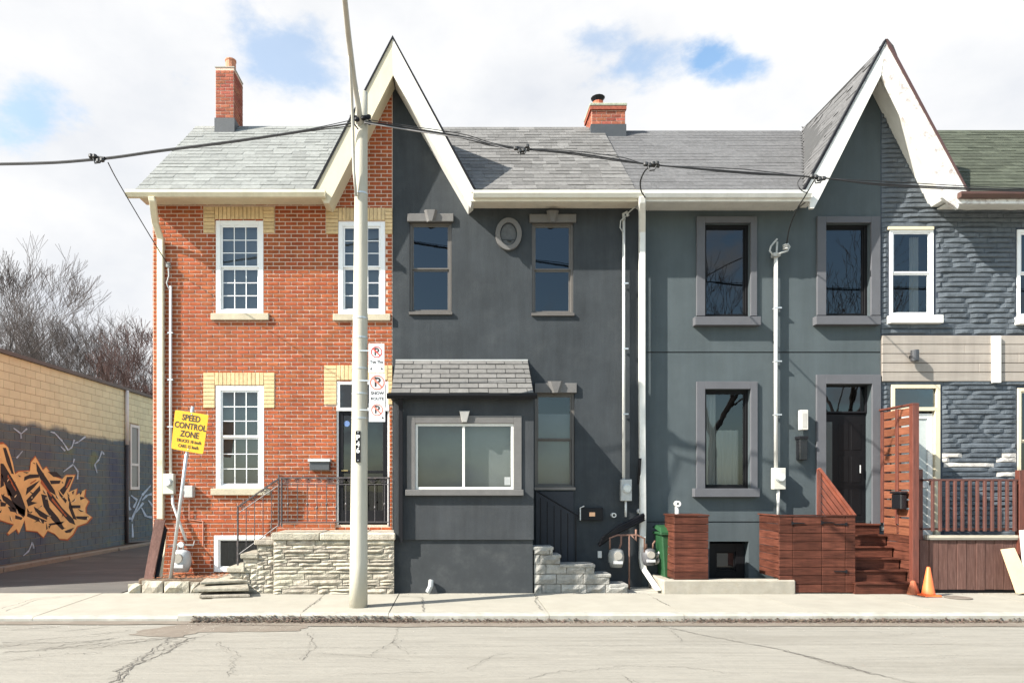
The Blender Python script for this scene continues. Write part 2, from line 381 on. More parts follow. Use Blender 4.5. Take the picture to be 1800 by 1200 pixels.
def ledge_items(u0, u1, v0, v1, hr, lr, joint, d, holes, lim=None, split=.0):
    out = []; v = v0
    while v < v1 - hr[0] * .5:
        h = min(R.uniform(*hr), v1 - v); vc = v + h / 2; a, b = (u0, u1) if lim is None else lim(vc)
        a = max(a, u0); b = min(b, u1)
        hs = [(q[0], q[1]) for q in holes if q[2] < vc < q[3]]
        u = a - R.uniform(0, lr[0])
        while u < b:
            L_ = R.uniform(*lr)
            two = R.random() < split and h > hr[0] * 1.5
            for x0, x1 in subtract((max(u, a), min(u + L_, b)), hs):
                if x1 - x0 > .05:
                    if two:
                        f = R.uniform(.4, .6)
                        out.append(((x0+x1)/2, v + h*f/2, x1-x0-joint, h*f-joint, d*R.uniform(.6, 1.3)))
                        out.append(((x0+x1)/2, v + h*(1+f)/2, x1-x0-joint, h*(1-f)-joint, d*R.uniform(.6, 1.3)))
                    else: out.append(((x0+x1)/2, vc, x1-x0-joint, h-joint, d*R.uniform(.6, 1.3)))
            u += L_
        v += h
    return out

def wall_holes(mb, x0, x1, z0, z1, holes, y, dep):
    """front skin with real openings and reveals"""
    xs = sorted(set([x0, x1] + [min(max(h[i], x0), x1) for h in holes for i in (0, 1)]))
    zs = sorted(set([z0, z1] + [min(max(h[i], z0), z1) for h in holes for i in (2, 3)]))
    for i in range(len(xs)-1):
        for j in range(len(zs)-1):
            cx = (xs[i]+xs[i+1])/2; cz = (zs[j]+zs[j+1])/2
            if xs[i+1]-xs[i] < 1e-6 or zs[j+1]-zs[j] < 1e-6: continue
            if any(h[0] < cx < h[1] and h[2] < cz < h[3] for h in holes): continue
            mb.add([(xs[i],y,zs[j]),(xs[i+1],y,zs[j]),(xs[i+1],y,zs[j+1]),(xs[i],y,zs[j+1])], [(0,1,2,3)])
    for h in holes:
        d = h[4] if len(h) > 4 else dep
        a, b, c, e = h[:4]
        mb.add([(a,y,c),(a,y+d,c),(a,y+d,e),(a,y,e)], [(0,1,2,3)]); mb.add([(b,y,c),(b,y,e),(b,y+d,e),(b,y+d,c)], [(0,1,2,3)])
        mb.add([(a,y,e),(a,y+d,e),(b,y+d,e),(b,y,e)], [(0,1,2,3)]); mb.add([(a,y,c),(b,y,c),(b,y+d,c),(a,y+d,c)], [(0,1,2,3)])
    return mb
def hole(px0, py0, px1, py1, Y, dep=.14): return (PX(px0, Y), PX(px1, Y), PZ(py1, Y), PZ(py0, Y), dep)

def frame_rect(mb, x0, x1, z0, z1, t, y0, y1, tb=None, tt=None):
    tb = t if tb is None else tb; tt = t if tt is None else tt
    mb.box(x0, x0+t, y0, y1, z0, z1); mb.box(x1-t, x1, y0, y1, z0, z1)
    mb.box(x0+t, x1-t, y0, y1, z1-tt, z1); mb.box(x0+t, x1-t, y0, y1, z0, z0+tb)
def room(parent, x0, x1, z0, z1, y, d=.7, mat=None):
    mb = MB(); mb.add([(x0,y,z0),(x1,y,z0),(x1,y,z1),(x0,y,z1),(x0,y+d,z0),(x1,y+d,z0),(x1,y+d,z1),(x0,y+d,z1)],
                      [(4,5,6,7),(0,4,7,3),(1,2,6,5),(0,1,5,4),(3,7,6,2)])
    return mb.build('interior', mat or dark_room, parent)
def sash(parent, x0, x1, z0, z1, y, fm, gm, rail=None, t=.06, st=.04, grid=None, d=.08, curtain=None, blind=None):
    """hung window: outer frame, two sashes, panes and glazing bars. y = front of frame"""
    mb = MB(); frame_rect(mb, x0, x1, z0, z1, t, y, y + d, tb=t * .9)
    a, b, c, e = x0 + t, x1 - t, z0 + t * .9, z1 - t
    lights = [(a, b, c, e, y + .03)] if rail is None else [(a, b, rail, e, y + .02), (a, b, c, rail, y + .045)]
    for (p, q, r_, s_, yy) in lights: frame_rect(mb, p, q, r_, s_, st, yy, yy + .03)
    w_ = mb.build('window', fm, parent, bevel=.003)
    for (p, q, r_, s_, yy) in lights:
        p += st; q -= st; r_ += st; s_ -= st
        nx, nz = grid or (1, 1); g = .008
        bars = MB()
        for i in range(1, nx): u = p + (q-p)*i/nx; bars.box(u-g, u+g, yy+.004, yy+.020, r_, s_)
        for j in range(1, nz): v = r_ + (s_-r_)*j/nz; bars.box(p, q, yy+.006, yy+.018, v-g, v+g)
        if grid: bars.build('glazing_bar', fm, w_)
        for i in range(nx):
            for j in range(nz):
                pa = MB(); X0 = p+(q-p)*i/nx; X1 = p+(q-p)*(i+1)/nx; Z0 = r_+(s_-r_)*j/nz; Z1 = r_+(s_-r_)*(j+1)/nz
                pa.add([(X0,yy+.012,Z0),(X1,yy+.012,Z0),(X1,yy+.012,Z1),(X0,yy+.012,Z1)], [(0,1,2,3)]); pa.build('pane', gm, w_, flip=False)
    room(w_, x0 + .005, x1 - .005, z0 + .005, z1 - .005, y + d + .002)
    if curtain:
        for (c0, c1, cz0, cz1) in curtain:
            mb = MB(); n = 14; vs = []; fs = []
            for i in range(n+1):
                X = c0 + (c1-c0)*i/n; yy = y + .17 + .025*math.sin(i*1.9)
                vs += [(X, yy, cz0), (X, yy, cz1)]
            for i in range(n): fs.append((2*i, 2*i+2, 2*i+3, 2*i+1))
            mb.add(vs, fs).build('curtain', curtain_m, w_, smooth=True)
    if blind:
        c0, c1, cz0, cz1 = blind; MB().box(c0, c1, y + .15, y + .154, cz0, cz1).build('blind', backing_m, w_)
    return w_
TXT = {}
def text_mesh(txt, size):
    cu = bpy.data.curves.new('lettering', 'FONT'); cu.body = txt; cu.size = size; cu.align_x = 'CENTER'; cu.align_y = 'CENTER'; cu.extrude = .001; cu.offset = size * .026
    cu.resolution_u = 3
    o = bpy.data.objects.new('lettering', cu); COL.objects.link(o)
    dg = bpy.context.evaluated_depsgraph_get(); me = bpy.data.meshes.new_from_object(o.evaluated_get(dg)); bpy.data.objects.remove(o); return me
def letter(parent, txt, size, X, Y, Z, mat, roll=0, sx=1, name='lettering'):
    me = text_mesh(txt, size); me.materials.clear(); me.materials.append(mat)
    o = bpy.data.objects.new(name, me); COL.objects.link(o); o.parent = parent
    o.location = Vector((X, Y, Z)) - base_of(parent); o.rotation_euler = (math.radians(90), roll, 0) ; o.scale = (sx, 1, 1); return o

# ------------------------------------------------------------------ planes of the place
YF, YB, YG = 12.7, 11.87, 12.76       # facade, porch front and sidewalk back edge, right-hand facades
YK = 9.90                             # kerb face
EY = 12.20                            # roof edge
RY = 15.2                             # ridge
EZ = 7.18
def roofz(Y, rz=9.99): return EZ + (rz - EZ) * (Y - EY) / (RY - EY)

# ------------------------------------------------------------------ ground, road, sidewalk
struct(MB().add([(-900,-900,-.13),(900,-900,-.13),(900,1500,-.13),(-900,1500,-.13)], [(0,1,2,3)]).build('ground', M('far_ground', (.2, .18, .14), .95, .2, .1, 0), origin=(0,0,-.13)))
def road_mesh():
    mb = MB(); nx = 60; ny = 8; vs = []; fs = []
    for j in range(ny+1):
        for i in range(nx+1):
            X = -45 + 90*i/nx; Y = .4 + (YK+.02-.4)*j/ny
            vs.append((X, Y, -.112 + .03*math.sin((Y-.4)/9.3*math.pi)))
    for j in range(ny):
        for i in range(nx): a = j*(nx+1)+i; fs.append((a, a+1, a+nx+2, a+nx+1))
    return mb.add(vs, fs)
def road_z(Y): return -.112 + .03*math.sin((Y-.4)/9.3*math.pi)
struct(road_mesh().build('road', road_m, smooth=True, origin=(0, 5, -.1)))
far_walk = struct(MB().box(-45, 45, -4, .4, -.12, .02).build('far_sidewalk', walk))
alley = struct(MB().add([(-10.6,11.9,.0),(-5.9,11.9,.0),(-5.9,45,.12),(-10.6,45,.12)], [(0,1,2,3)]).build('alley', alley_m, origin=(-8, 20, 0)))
joints = [-16.2,-14.2,-12.2,-10.2,-8.2,-6.2,-4.07,-2.27,-.98,1.38,3.36,5.25,7.2,9.2,11.2,13.2,15.2]
side = thing('sidewalk', (0, YK, 0), None, None); side['kind'] = 'structure'
for a, b in zip(joints[:-1], joints[1:]):
    drop = b < -4.0
    mb = MB(); g = .007; zf = -.045 if drop else 0.0; e = R.uniform(-.004, .004)
    # slab top: flat, dropping to the road at the driveway
    y0, y1 = YK + .16, YB + .02
    vs = [(a+g, y0, zf+e), (b-g, y0, zf+e), (b-g, y1, e), (a+g, y1, e)]
    mb.add(vs + [(v[0], v[1], -.12) for v in vs], [(0,1,2,3),(0,4,5,1),(1,5,6,2),(2,6,7,3),(3,7,4,0)])
    mb.build('slab', walk, side)
    k = MB(); t = zf + e
    pr = [(YK, -.13), (YK, t-.028), (YK+.025, t-.004), (YK+.15, t), (YK+.15, -.13)]
    vs = [(a+g*.5, p[0], p[1]) for p in pr] + [(b-g*.5, p[0], p[1]) for p in pr]
    k.add(vs, [(0,1,6,5),(1,2,7,6),(2,3,8,7),(3,4,9,8),(4,3,2,1,0),(5,6,7,8,9)])
    k.build('kerb_stone', conc, side)
struct(MB().add([(-17,YK+.05,-.06),(16,YK+.05,-.06),(16,YB+.9,-.06),(-17,YB+.9,-.06)], [(0,1,2,3)]).build('sidewalk_bed', dirt_m))
# yards between the sidewalk and the facades
struct(MB().box(-5.9, 15, YB+.02, 13.2, -.1, -.012).build('front_yard', conc))

def flat_poly(name, pts, z, mat, parent=None, jag=.04, sub=6):
    out = []
    n = len(pts)
    for i in range(n):
        a = Vector(pts[i]); b = Vector(pts[(i+1) % n])
        for k in range(sub):
            p = a.lerp(b, k/sub); out.append((p.x + R.uniform(-jag, jag), p.y + R.uniform(-jag, jag)*.5))
    tri = tessellate_polygon([[Vector((x, y, 0)) for x, y in out]])
    return MB().add([(x, y, z(y) if callable(z) else z) for x, y in out], tri).build(name, mat, parent, flip=True)
def G(px, py, z=-.09):                  # photo pixel on the road surface
    Y = (H - z) * F / (py - 860); return (PX(px, Y), Y)
rz4 = lambda y: road_z(y) + .005
struct(flat_poly('road_patch', [G(222,1114), G(255,1104), G(330,1093), G(530,1092), G(540,1100), G(520,1107), G(352,1109), G(310,1118)], rz4, patch_m, jag=.05))
struct(flat_poly('gutter_dirt', [(-16, YK-.02), (-16, YK-.22), (-9,YK-.3), (-4,YK-.25), (-1, YK-.42), (4,YK-.38), (9,YK-.42), (14,YK-.3), (14,YK-.02)], lambda y: road_z(y)+.009, patch_m, jag=.05, sub=14))
def crack(pts, wd, jag=.05, name='road_crack', zf=None, m=None):
    P2 = [Vector(p) for p in pts]; line = []
    for i in range(len(P2)-1):
        n = max(2, int((P2[i+1]-P2[i]).length / .045))
        for k in range(n):
            p = P2[i].lerp(P2[i+1], k/n); line.append(Vector((p.x + R.uniform(-jag, jag), p.y + R.uniform(-jag, jag))))
    line.append(P2[-1]); vs = []; fs = []
    for i, p in enumerate(line):
        d = (line[min(i+1, len(line)-1)] - line[max(i-1, 0)]).normalized(); nrm = Vector((-d.y, d.x)) * wd * R.uniform(.25, 1.1) * .5
        z = (zf or (lambda y: road_z(y) + .0045))(p.y)
        vs += [(p.x+nrm.x, p.y+nrm.y, z), (p.x-nrm.x, p.y-nrm.y, z)]
    for i in range(len(line)-1): fs.append((2*i, 2*i+2, 2*i+3, 2*i+1))
    return vs, fs
ck = MB()
for pts, wd, j in [([G(1145,1094),G(1240,1115),G(1370,1140),G(1460,1165),G(1600,1199),G(1700,1230)], .035, .03),
                   ([G(1380,1143),G(1450,1160),G(1530,1184)], .07, .05),
                   ([G(0,1146),G(80,1140),G(150,1132),G(240,1122),G(330,1118)], .04, .08), ([G(0,1135),G(60,1128),G(160,1126),G(210,1118)], .03, .08),
                   ([G(60,1142),G(130,1128),G(200,1120)], .03, .07), ([G(150,1140),G(260,1124),G(300,1120)], .03, .08),
                   ([G(340,1118),G(270,1145),G(235,1170),G(190,1205)], .05, .08), ([G(330,1122),G(290,1145),G(225,1175),G(205,1210)], .045, .08), ([G(300,1120),G(245,1155),G(205,1180)], .035, .07),
                   ([G(340,1140),G(480,1137),G(620,1136),G(800,1134),G(1000,1133),G(1300,1131),G(1800,1130)], .012, .02),
                   ([G(0,1128),G(90,1120),G(170,1112),G(230,1104)], .03, .07), ([G(20,1160),G(100,1150),G(180,1146)], .02, .08), ([G(380,1125),G(420,1150),G(400,1190)], .018, .07), ([G(540,1110),G(555,1135),G(530,1160)], .02, .05), ([G(700,1100),G(690,1128),G(720,1150)], .014, .05), ([G(1180,1105),G(1200,1125)], .014, .04), ([G(1500,1100),G(1560,1112),G(1650,1110)], .012, .05),
                   ([G(1080,1170),G(1200,1172),G(1300,1184)], .014, .06), ([G(650,1150),G(700,1120)], .015, .05), ([G(820,1175),G(870,1150),G(900,1146)], .014, .05),
                   ([G(400,1098),G(370,1110),G(352,1118)], .015, .04), ([G(930,1192),G(980,1180),G(1090,1172)], .014, .05), ([G(600,1186),G(760,1180)], .012, .05),
                   ([G(1100,1190),G(1110,1200)], .02, .03), ([G(560,1146),G(720,1160)], .01, .05), ([G(1500,1160),G(1690,1150),G(1800,1156)], .01, .04), ([G(20,1105),G(110,1098)], .03, .05), ([G(110,1108),G(190,1098)], .03, .05)]:
    ck.add(*crack(pts, wd*.45, j*.45)); ck.add(*crack([(p[0]+R.uniform(-.1,.1), p[1]+R.uniform(-.1,.1)) for p in pts], wd*.22, j*.7))
tag(ck.build('road_crack', crack_m), kind='stuff')
ck = MB()
wz = lambda y: .0065
for pts in [[G(0,1070,0),G(30,1062,0),G(60,1052,0),G(150,1044,0)], [G(945,1046,0),G(940,1056,0),G(952,1072,0)], [G(1148,1050,0),G(1176,1064,0)], [G(566,1050,0),G(532,1074,0)], [G(690,1046,0),G(742,1050,0),G(744,1075,0)]]:
    ck.add(*crack(pts, .018, .02, zf=wz))
tag(ck.build('sidewalk_crack', crack_m), kind='stuff')
# leaf and grit litter against the kerb
def litter(name, n, region, zf, size, mat):
    mb = MB()
    for _ in range(n):
        x, y = region(); s_ = R.uniform(*size); z = zf(x, y)
        a = R.uniform(0, 6.28); t = R.uniform(-.5, .5)
        p = [(x + math.cos(a+q)*s_*k, y + math.sin(a+q)*s_*k, z + s_*(.25 + t*math.cos(q)*.6)) for q, k in ((0,1),(1.7,.6),(3.1,1),(4.6,.6))]
        mb.add(p + [(x, y, z + s_*.45)], [(0,1,4),(1,2,4),(2,3,4),(3,0,4)])
    return tag(mb.build(name, mat, flip=False), kind='stuff')
def reg_kerb():
    while True:
        x = R.uniform(-3.85, 11.5); dens = (.95 if x < -.6 else .5 if x < 1.6 else .3 if x < 3.5 else .8 if x < 8 else .35)
        if R.random() < dens: return x, YK - abs(R.gauss(0, .10 if x < 3 else .09)) - .005
litter('leaf_litter', 8500, reg_kerb, lambda x, y: road_z(y) + max(0, .075 - (YK - y)*.42)*R.random()*(1.4 if x < -.6 else .7), (.010, .027), leaf_m)
litter('grit', 1800, lambda: (R.uniform(-14, 12), YK - abs(R.gauss(0, .3))), lambda x, y: road_z(y)+.004, (.004, .011), M('pale_grit', (.5, .47, .42), .9, .3, 20, 0, piece=.4))
litter('leaf_litter', 500, lambda: (R.uniform(-5.4, -4.2), R.uniform(12.0, 12.6)), lambda x, y: .25, (.012, .03), M('rust_leaves', (.34, .12, .05), .9, .3, 20, 0, piece=.4))
litter('grit', 500, lambda: (R.uniform(-5, 11), YB - abs(R.gauss(0, .08))), lambda x, y: .004, (.005, .014), leaf_m)
# manhole lid in the sidewalk
mh = thing('utility_cover', (PX(1680,11.4), 11.35, .008), 'small rusty round utility lid set flush in the sidewalk near the cone', 'utility lid')
MB().lathe((PX(1680,11.4), 11.35, .0075), [(.2, 0), (.2, .006), (.17, .006), (.165, .003), (0.01, .003)], 24).build('lid', patch_m, mh)

# ------------------------------------------------------------------ left neighbour: block wall with mural, alley kerb
XW = -10.6
blk_m = M('mural_block', (.68, .65, .43), .9, .06, 3, .3, 90, piece=.05)
def paint_mural(m):
    t = m.node_tree; L = t.links.new; p = t.nodes['Principled BSDF']; src = p.inputs['Base Color'].links[0].from_socket
    g = t.nodes.new('ShaderNodeNewGeometry'); sp = t.nodes.new('ShaderNodeSeparateXYZ'); L(g.outputs['Position'], sp.inputs[0])
    n = t.nodes.new('ShaderNodeTexNoise'); n.inputs['Scale'].default_value = 1.3; n.inputs['Detail'].default_value = 4; L(g.outputs['Position'], n.inputs['Vector'])
    a = t.nodes.new('ShaderNodeMath'); a.operation = 'MULTIPLY_ADD'; L(n.outputs[0], a.inputs[0]); a.inputs[1].default_value = .5; L(sp.outputs[2], a.inputs[2])
    r = t.nodes.new('ShaderNodeMapRange'); r.inputs[1].default_value = 3.60; r.inputs[2].default_value = 3.73; L(a.outputs[0], r.inputs[0])
    n2 = t.nodes.new('ShaderNodeTexNoise'); n2.inputs['Scale'].default_value = .8; n2.inputs['Detail'].default_value = 5; L(g.outputs['Position'], n2.inputs['Vector'])
    cr = t.nodes.new('ShaderNodeValToRGB'); L(n2.outputs[0], cr.inputs[0]); e = cr.color_ramp.elements
    e[0].position = .3; e[0].color = (.075, .095, .14, 1); e[1].position = .72; e[1].color = (.15, .19, .12, 1)
    x = e.new(.52); x.color = (.12, .15, .15, 1); x = e.new(.62); x.color = (.10, .145, .175, 1)
    m1 = t.nodes.new('ShaderNodeMix'); m1.data_type = 'RGBA'; L(r.outputs[0], m1.inputs[0]); L(cr.outputs[0], m1.inputs[6]); L(src, m1.inputs[7])
    L(m1.outputs[2], p.inputs['Base Color'])
paint_mural(blk_m)
bw = thing('block_building', (XW, 19, 0), 'long low beige concrete block building painted with an orange graffiti mural beside the alley', 'building')
core = MB().box(XW-7, XW-.012, 11.6, 27, -.1, 5.0); core.build('wall', M('block_joint', (.33, .26, .16), .95, .1, 5, .2, 80), bw)
wallp = [c for c in COL.objects if c.parent == bw][0]
BF = (Vector((XW-.012, 0, 0)), Vector((0, 1, 0)), Vector((0, 0, 1)), Vector((1, 0, 0)))
def WB(px, py): return (-XW*F/(800-px), H + (860-py)*(-XW)/(800-px))     # wall point seen at a photo pixel -> (Y, Z)
w0 = WB(228, 745); w1 = WB(244, 860)
winh = (w0[0], w1[0], w1[1], w0[1])
it = course_items(11.6, 27, 0, 5.0, .405, .2, .010, .010, [winh])
pieces(wallp, 'block', BF, it, blk_m, 'brick')
MB().box(XW-7.03, XW+.07, 11.55, 27.05, 5.0, 5.09).build('roof_edge', M('dark_flashing', (.10, .085, .075), .6), bw)
mb = MB(); y0, y1, z0, z1 = winh
for q in ((y0, y0+.09, z0, z1), (y1-.09, y1, z0, z1), (y0+.09, y1-.09, z1-.09, z1), (y0+.09, y1-.09, z0, z0+.09), (y0+.09, y1-.09, z0+.78, z0+.86)):
    mb.box(XW-.01, XW+.03, q[0], q[1], q[2], q[3])
wn = mb.build('window', white, bw); MB().box(XW-.008, XW+.004, y0+.09, y1-.09, z0+.09, z1-.09).build('pane', M('grey_green_pane', (.17, .19, .17), .25, .1, 2, 0), wn)
pY, _ = WB(220, 800)
MB().tube([(XW+.06, pY, 5.0), (XW+.06, pY, 3.25)], .06, 8).build('downspout', white, bw, smooth=True)
MB().tube([(XW+.06, pY, 3.25), (XW+.06, pY, .12), (XW+.3, pY+1.2, .06)], .06, 8).build('drain_pipe', M('dark_pipe', (.06,.055,.055),.5), bw, smooth=True)
# mural paint: thin paint layers lying on the blocks
paint_lvl = [0]
def mural(name, polys, mat):
    paint_lvl[0] = min(4, paint_lvl[0]+1); x = XW + .004 + .0022*paint_lvl[0]; mb = MB()
    for poly in polys:
        pts = [WB(a/4.615, 740 + b/4.615) for a, b in poly]
        tri = tessellate_polygon([[Vector((y, z, 0)) for y, z in pts]])
        mb.add([(x, y, z) for y, z in pts], tri)
    return mb.build(name, mat, bw, flip=False)
or_m = M('orange_paint', (.90, .56, .22), .8, .12, 3, 0); ol_m = M('rust_outline_paint', (.48, .13, .04), .8, .15, 5, 0)
dk_m = M('brown_black_paint', (.035, .024, .022), .8, .25, 6, 0); lb_m = M('pale_blue_paint', (.42, .52, .62), .8, .3, 8, 0)
sil = [(-130,230),(-40,190),(30,185),(62,210),(100,330),(120,430),(150,408),(240,405),(248,335),(285,290),(310,330),(345,398),(372,372),(420,440),(500,472),(530,438),(605,438),(572,520),(552,575),(622,545),(612,602),(690,550),(680,612),(716,650),(690,700),(692,742),(740,775),(700,822),(622,850),(588,915),(545,955),(480,950),(440,910),(384,885),(350,940),(300,892),(210,882),(198,800),(152,908),(132,872),(72,917),(58,905),(110,835),(0,800),(-130,720)]
cx_, cy_ = 330, 640
mural('mural_outline', [[(cx_+(a-cx_)*1.03, cy_+(b-cy_)*1.035) for a, b in sil]], ol_m)
mural('mural_letters', [sil], or_m)
strokes = [[(0,340),(25,345),(120,500),(165,590),(205,700),(200,770),(150,740),(90,640),(40,520),(0,420)], [(5,590),(60,620),(150,690),(200,720),(190,780),(110,720),(20,640)],
 [(290,330),(330,395),(440,560),(450,600),(400,570),(330,480),(295,400)], [(195,450),(240,430),(310,430),(315,455),(230,465),(190,485)], [(215,540),(300,490),(320,480),(270,540),(205,600)],
 [(210,640),(320,520),(325,560),(250,650),(300,660),(225,690)], [(330,590),(375,600),(400,700),(470,780),(520,870),(500,880),(420,800),(350,690)], [(375,570),(420,590),(500,700),(590,790),(610,840),(560,820),(470,720),(390,630)],
 [(400,480),(490,480),(480,505),(410,510)], [(540,450),(590,450),(560,520),(510,600),(480,560),(520,520)], [(470,560),(500,600),(540,640),(530,665),(480,600)], [(560,620),(590,720),(620,800),(590,790),(555,700)],
 [(220,740),(360,800),(350,830),(215,770)], [(270,690),(380,760),(380,800),(320,770),(280,720)], [(570,680),(650,680),(650,705),(575,705)], [(610,770),(720,770),(690,800),(620,790)], [(390,830),(520,810),(500,830),(400,845)],
 [(520,890),(600,860),(570,900),(530,905)], [(40,520),(75,560),(100,610),(60,600)], [(0,420),(20,440),(30,520),(0,540)], [(20,215),(45,215),(75,300),(110,430),(90,420),(50,330)], [(60,690),(110,700),(130,740),(80,730)], [(120,760),(180,780),(170,800),(120,790)],
 [(455,410),(500,455),(430,450),(385,410)], [(645,610),(690,620),(650,640)], [(370,820),(385,870),(372,880)], [(0,650),(50,665),(40,690),(0,690)], [(545,585),(565,640),(550,650)], [(580,575),(600,560),(590,600)], [(640,580),(665,570),(650,600)]]
mural('mural_strokes', strokes, dk_m)
shards = []; shards2 = []; sr = random.Random(3)
def inside(x, y):
    c = False
    for i in range(len(sil)):
        (x1, y1), (x2, y2) = sil[i-1], sil[i]
        if (y1 > y) != (y2 > y) and x < (x2-x1)*(y-y1)/(y2-y1)+x1: c = not c
    return c
while len(shards) < 46:
    x, y_ = sr.uniform(-60, 720), sr.uniform(230, 900)
    L_ = sr.uniform(18, 60); a = sr.choice((.95, 1.1, -.8, .3, 2.2)) + sr.uniform(-.25, .25); t_ = sr.uniform(3, 8)
    pp_ = [(x, y_), (x+math.cos(a)*L_, y_+math.sin(a)*L_)]; q_ = (x+math.cos(a)*L_*.6-math.sin(a)*t_*2, y_+math.sin(a)*L_*.6+math.cos(a)*t_*2)
    if all(inside(*k) for k in pp_+[q_]):
        shards.append([pp_[0], pp_[1], q_])
        if len(shards) % 2: shards2.append([(pp_[0][0]+9, pp_[0][1]-2), (pp_[1][0]+9, pp_[1][1]), (q_[0]+6, q_[1]+2)])
tag(mural('mural_highlights', shards2, M('light_orange_paint', (.95, .72, .42), .8, .1, 5, 0)), kind='stuff'); mural('mural_strokes', shards, dk_m)
hl = [[(332,470),(420,600),(412,612),(325,500)], [(60,430),(130,560),(122,566),(55,450)], [(420,620),(540,770),(530,775),(415,640)], [(560,470),(575,470),(540,540),(528,540)], [(240,500),(290,470),(292,478),(245,510)]]
mural('mural_highlights', hl, ol_m)
def wisp(pts, wd=7):
    out = []
    for i in range(len(pts)-1):
        a = Vector(pts[i]); b = Vector(pts[i+1]); n = Vector((-(b-a).y, (b-a).x)).normalized()*wd
        out.append([tuple(a-n*.4), tuple(b-n), tuple(b+n), tuple(a+n*.4)])
    return out
wl = []
for p in [[(105,55),(165,100),(168,140)], [(165,105),(215,60)], [(405,85),(440,95),(500,160),(550,235),(580,210),(600,150)], [(490,205),(525,240)], [(600,180),(630,170),(690,125)], [(510,410),(590,350),(630,410),(625,470)], [(590,340),(600,305)],
          [(785,420),(765,350),(800,310),(825,240),(840,270)], [(185,1090),(230,1050),(260,980),(270,1030)], [(180,240),(130,300)]]: wl.append(wisp(p))
for p in [[(1045,610),(1040,680),(1055,720)], [(1060,600),(1110,640),(1080,700)], [(1220,520),(1150,600),(1060,810),(1045,780)], [(1150,640),(1190,600),(1230,590)], [(1145,700),(1180,770),(1230,780)], [(1100,740),(1160,660)], [(1070,830),(1075,940)], [(1200,640),(1240,690)]]: wl.append(wisp(p, 10))
for q in wl: mural('mural_line', q, lb_m)
# alley kerb of long concrete pieces
ak = thing('alley_kerb', (-10.0, 15, 0), 'low broken concrete kerb running along the mural wall', 'kerb')
y = 12.3
while y < 27:
    L_ = R.uniform(2.2, 3.4); o = MB().box(-10.08+R.uniform(-.02,.02), -9.86+R.uniform(-.02,.02), y, y+L_-.04, -.05, .11+R.uniform(-.02,.02)).build('kerb_stone', M('old_kerb', (.26,.23,.18),.9,.2,5,.4,60,dirt=((.12,.1,.07),.6,5)), ak, bevel=.015); y += L_
struct(MB().box(-10.6, -10.08, 11.7, 27, -.05, .06).build('verge', dirt_m))
struct(MB().add([(-11,27.2,-.02),(-4,27.2,-.02),(-4,60,.2),(-11,60,.2)], [(0,1,2,3)]).build('back_lot', alley_m))

# ------------------------------------------------------------------ shared roof helpers
def roof_slope(parent, mat, xl, xr, rz, ysub=21, wr=(.16, .42), deckx=None, under=felt, d=.010):
    """front slope: deck and courses of shingles; xl/xr functions of Y"""
    n = 12; vs = []; fs = []
    for j in range(n+1):
        Y = EY + (RY-EY)*j/n; z = roofz(Y, rz)
        vs += [(xl(Y), Y, z-.012), (xr(Y), Y, z-.012)]
    for j in range(n): fs.append((2*j, 2*j+1, 2*j+3, 2*j+2))
    mb = MB().add(vs, fs)
    # back slope
    bl, br = xl(RY), xr(RY)
    mb.add([(bl, RY, rz-.012), (br, RY, rz-.012), (br, RY+3.2, EZ), (bl, RY+3.2, EZ)], [(0,1,2,3)])
    deck = mb.build('roof', under, parent)
    Vv = Vector((0, RY-EY, rz-EZ)); SL = Vv.length; Vv.normalize(); Nn = Vector((1,0,0)).cross(Vv); fr = (Vector((0, EY, EZ-.006)), Vector((1,0,0)), Vv, Nn)
    items = []; ex = SL / ysub
    for k in range(ysub):
        v = (k+.5)*ex; Y = EY + (RY-EY)*v/SL; a, b = xl(Y), xr(Y); u = a + (0 if k == 0 else -R.uniform(0, .3))
        while u < b:
            w_ = R.uniform(*wr); x0 = max(u, a); x1 = min(u+w_, b)
            if x1-x0 > .03: items.append(((x0+x1)/2, v, x1-x0-.004, ex, d*R.uniform(.5, 1.5), k*.0))
            u += w_
    pieces(deck, 'shingle', fr, items, mat, 'shingle', mats=None)
    return deck
def gable_sides(parent, side_, ax, az, bx, bz, y0, mat=felt, sag=0):
    """one roof plane of a cross gable, between its rake and the main ridge"""
    n = 8; vs = []; fs = []
    for j in range(n+1):
        t = j/n; Y = y0 + (RY-y0)*t; s_ = sag*math.sin(math.pi*t)
        zb = roofz(max(Y, EY)); k = (az - zb)/(az - bz); xb = ax + (bx-ax)*min(1, k)
        if Y < EY+.05: xb = bx; zb = bz
        vs += [(ax, Y, az - s_), (xb, Y, zb)]
    for j in range(n): fs.append((2*j, 2*j+1, 2*j+3, 2*j+2))
    m = len(vs); vs += [(v[0], v[1], v[2]-.1) for v in vs]
    fs += [tuple(i+m for i in f[::-1]) for f in fs[:n]] + [(0, m, m+1, 1), (1, m+1, m+3, 3)]
    return MB().add(vs, fs).build('gable_roof', mat, parent)
def gutter(parent, x0, x1, ztop, mat, y=None, h=.115, wd=.115):
    y = EY - .005 if y is None else y
    pr = [(y, ztop), (y, ztop-h), (y-wd*.65, ztop-h), (y-wd, ztop-h*.45), (y-wd, ztop), (y-wd+.008, ztop), (y-wd+.008, ztop-h*.42), (y-wd*.62, ztop-h+.008), (y-.008, ztop-h+.008), (y-.008, ztop)]
    n = len(pr); vs = [(x0, p[0], p[1]) for p in pr] + [(x1, p[0], p[1]) for p in pr]
    fs = [(i, (i+1) % n, (i+1) % n + n, i+n) for i in range(n)]
    g = MB().add(vs, fs); g.box(x0-.004, x0, y-wd, y, ztop-h, ztop); g.box(x1, x1+.004, y-wd, y, ztop-h, ztop)
    return g.build('gutter', mat, parent)
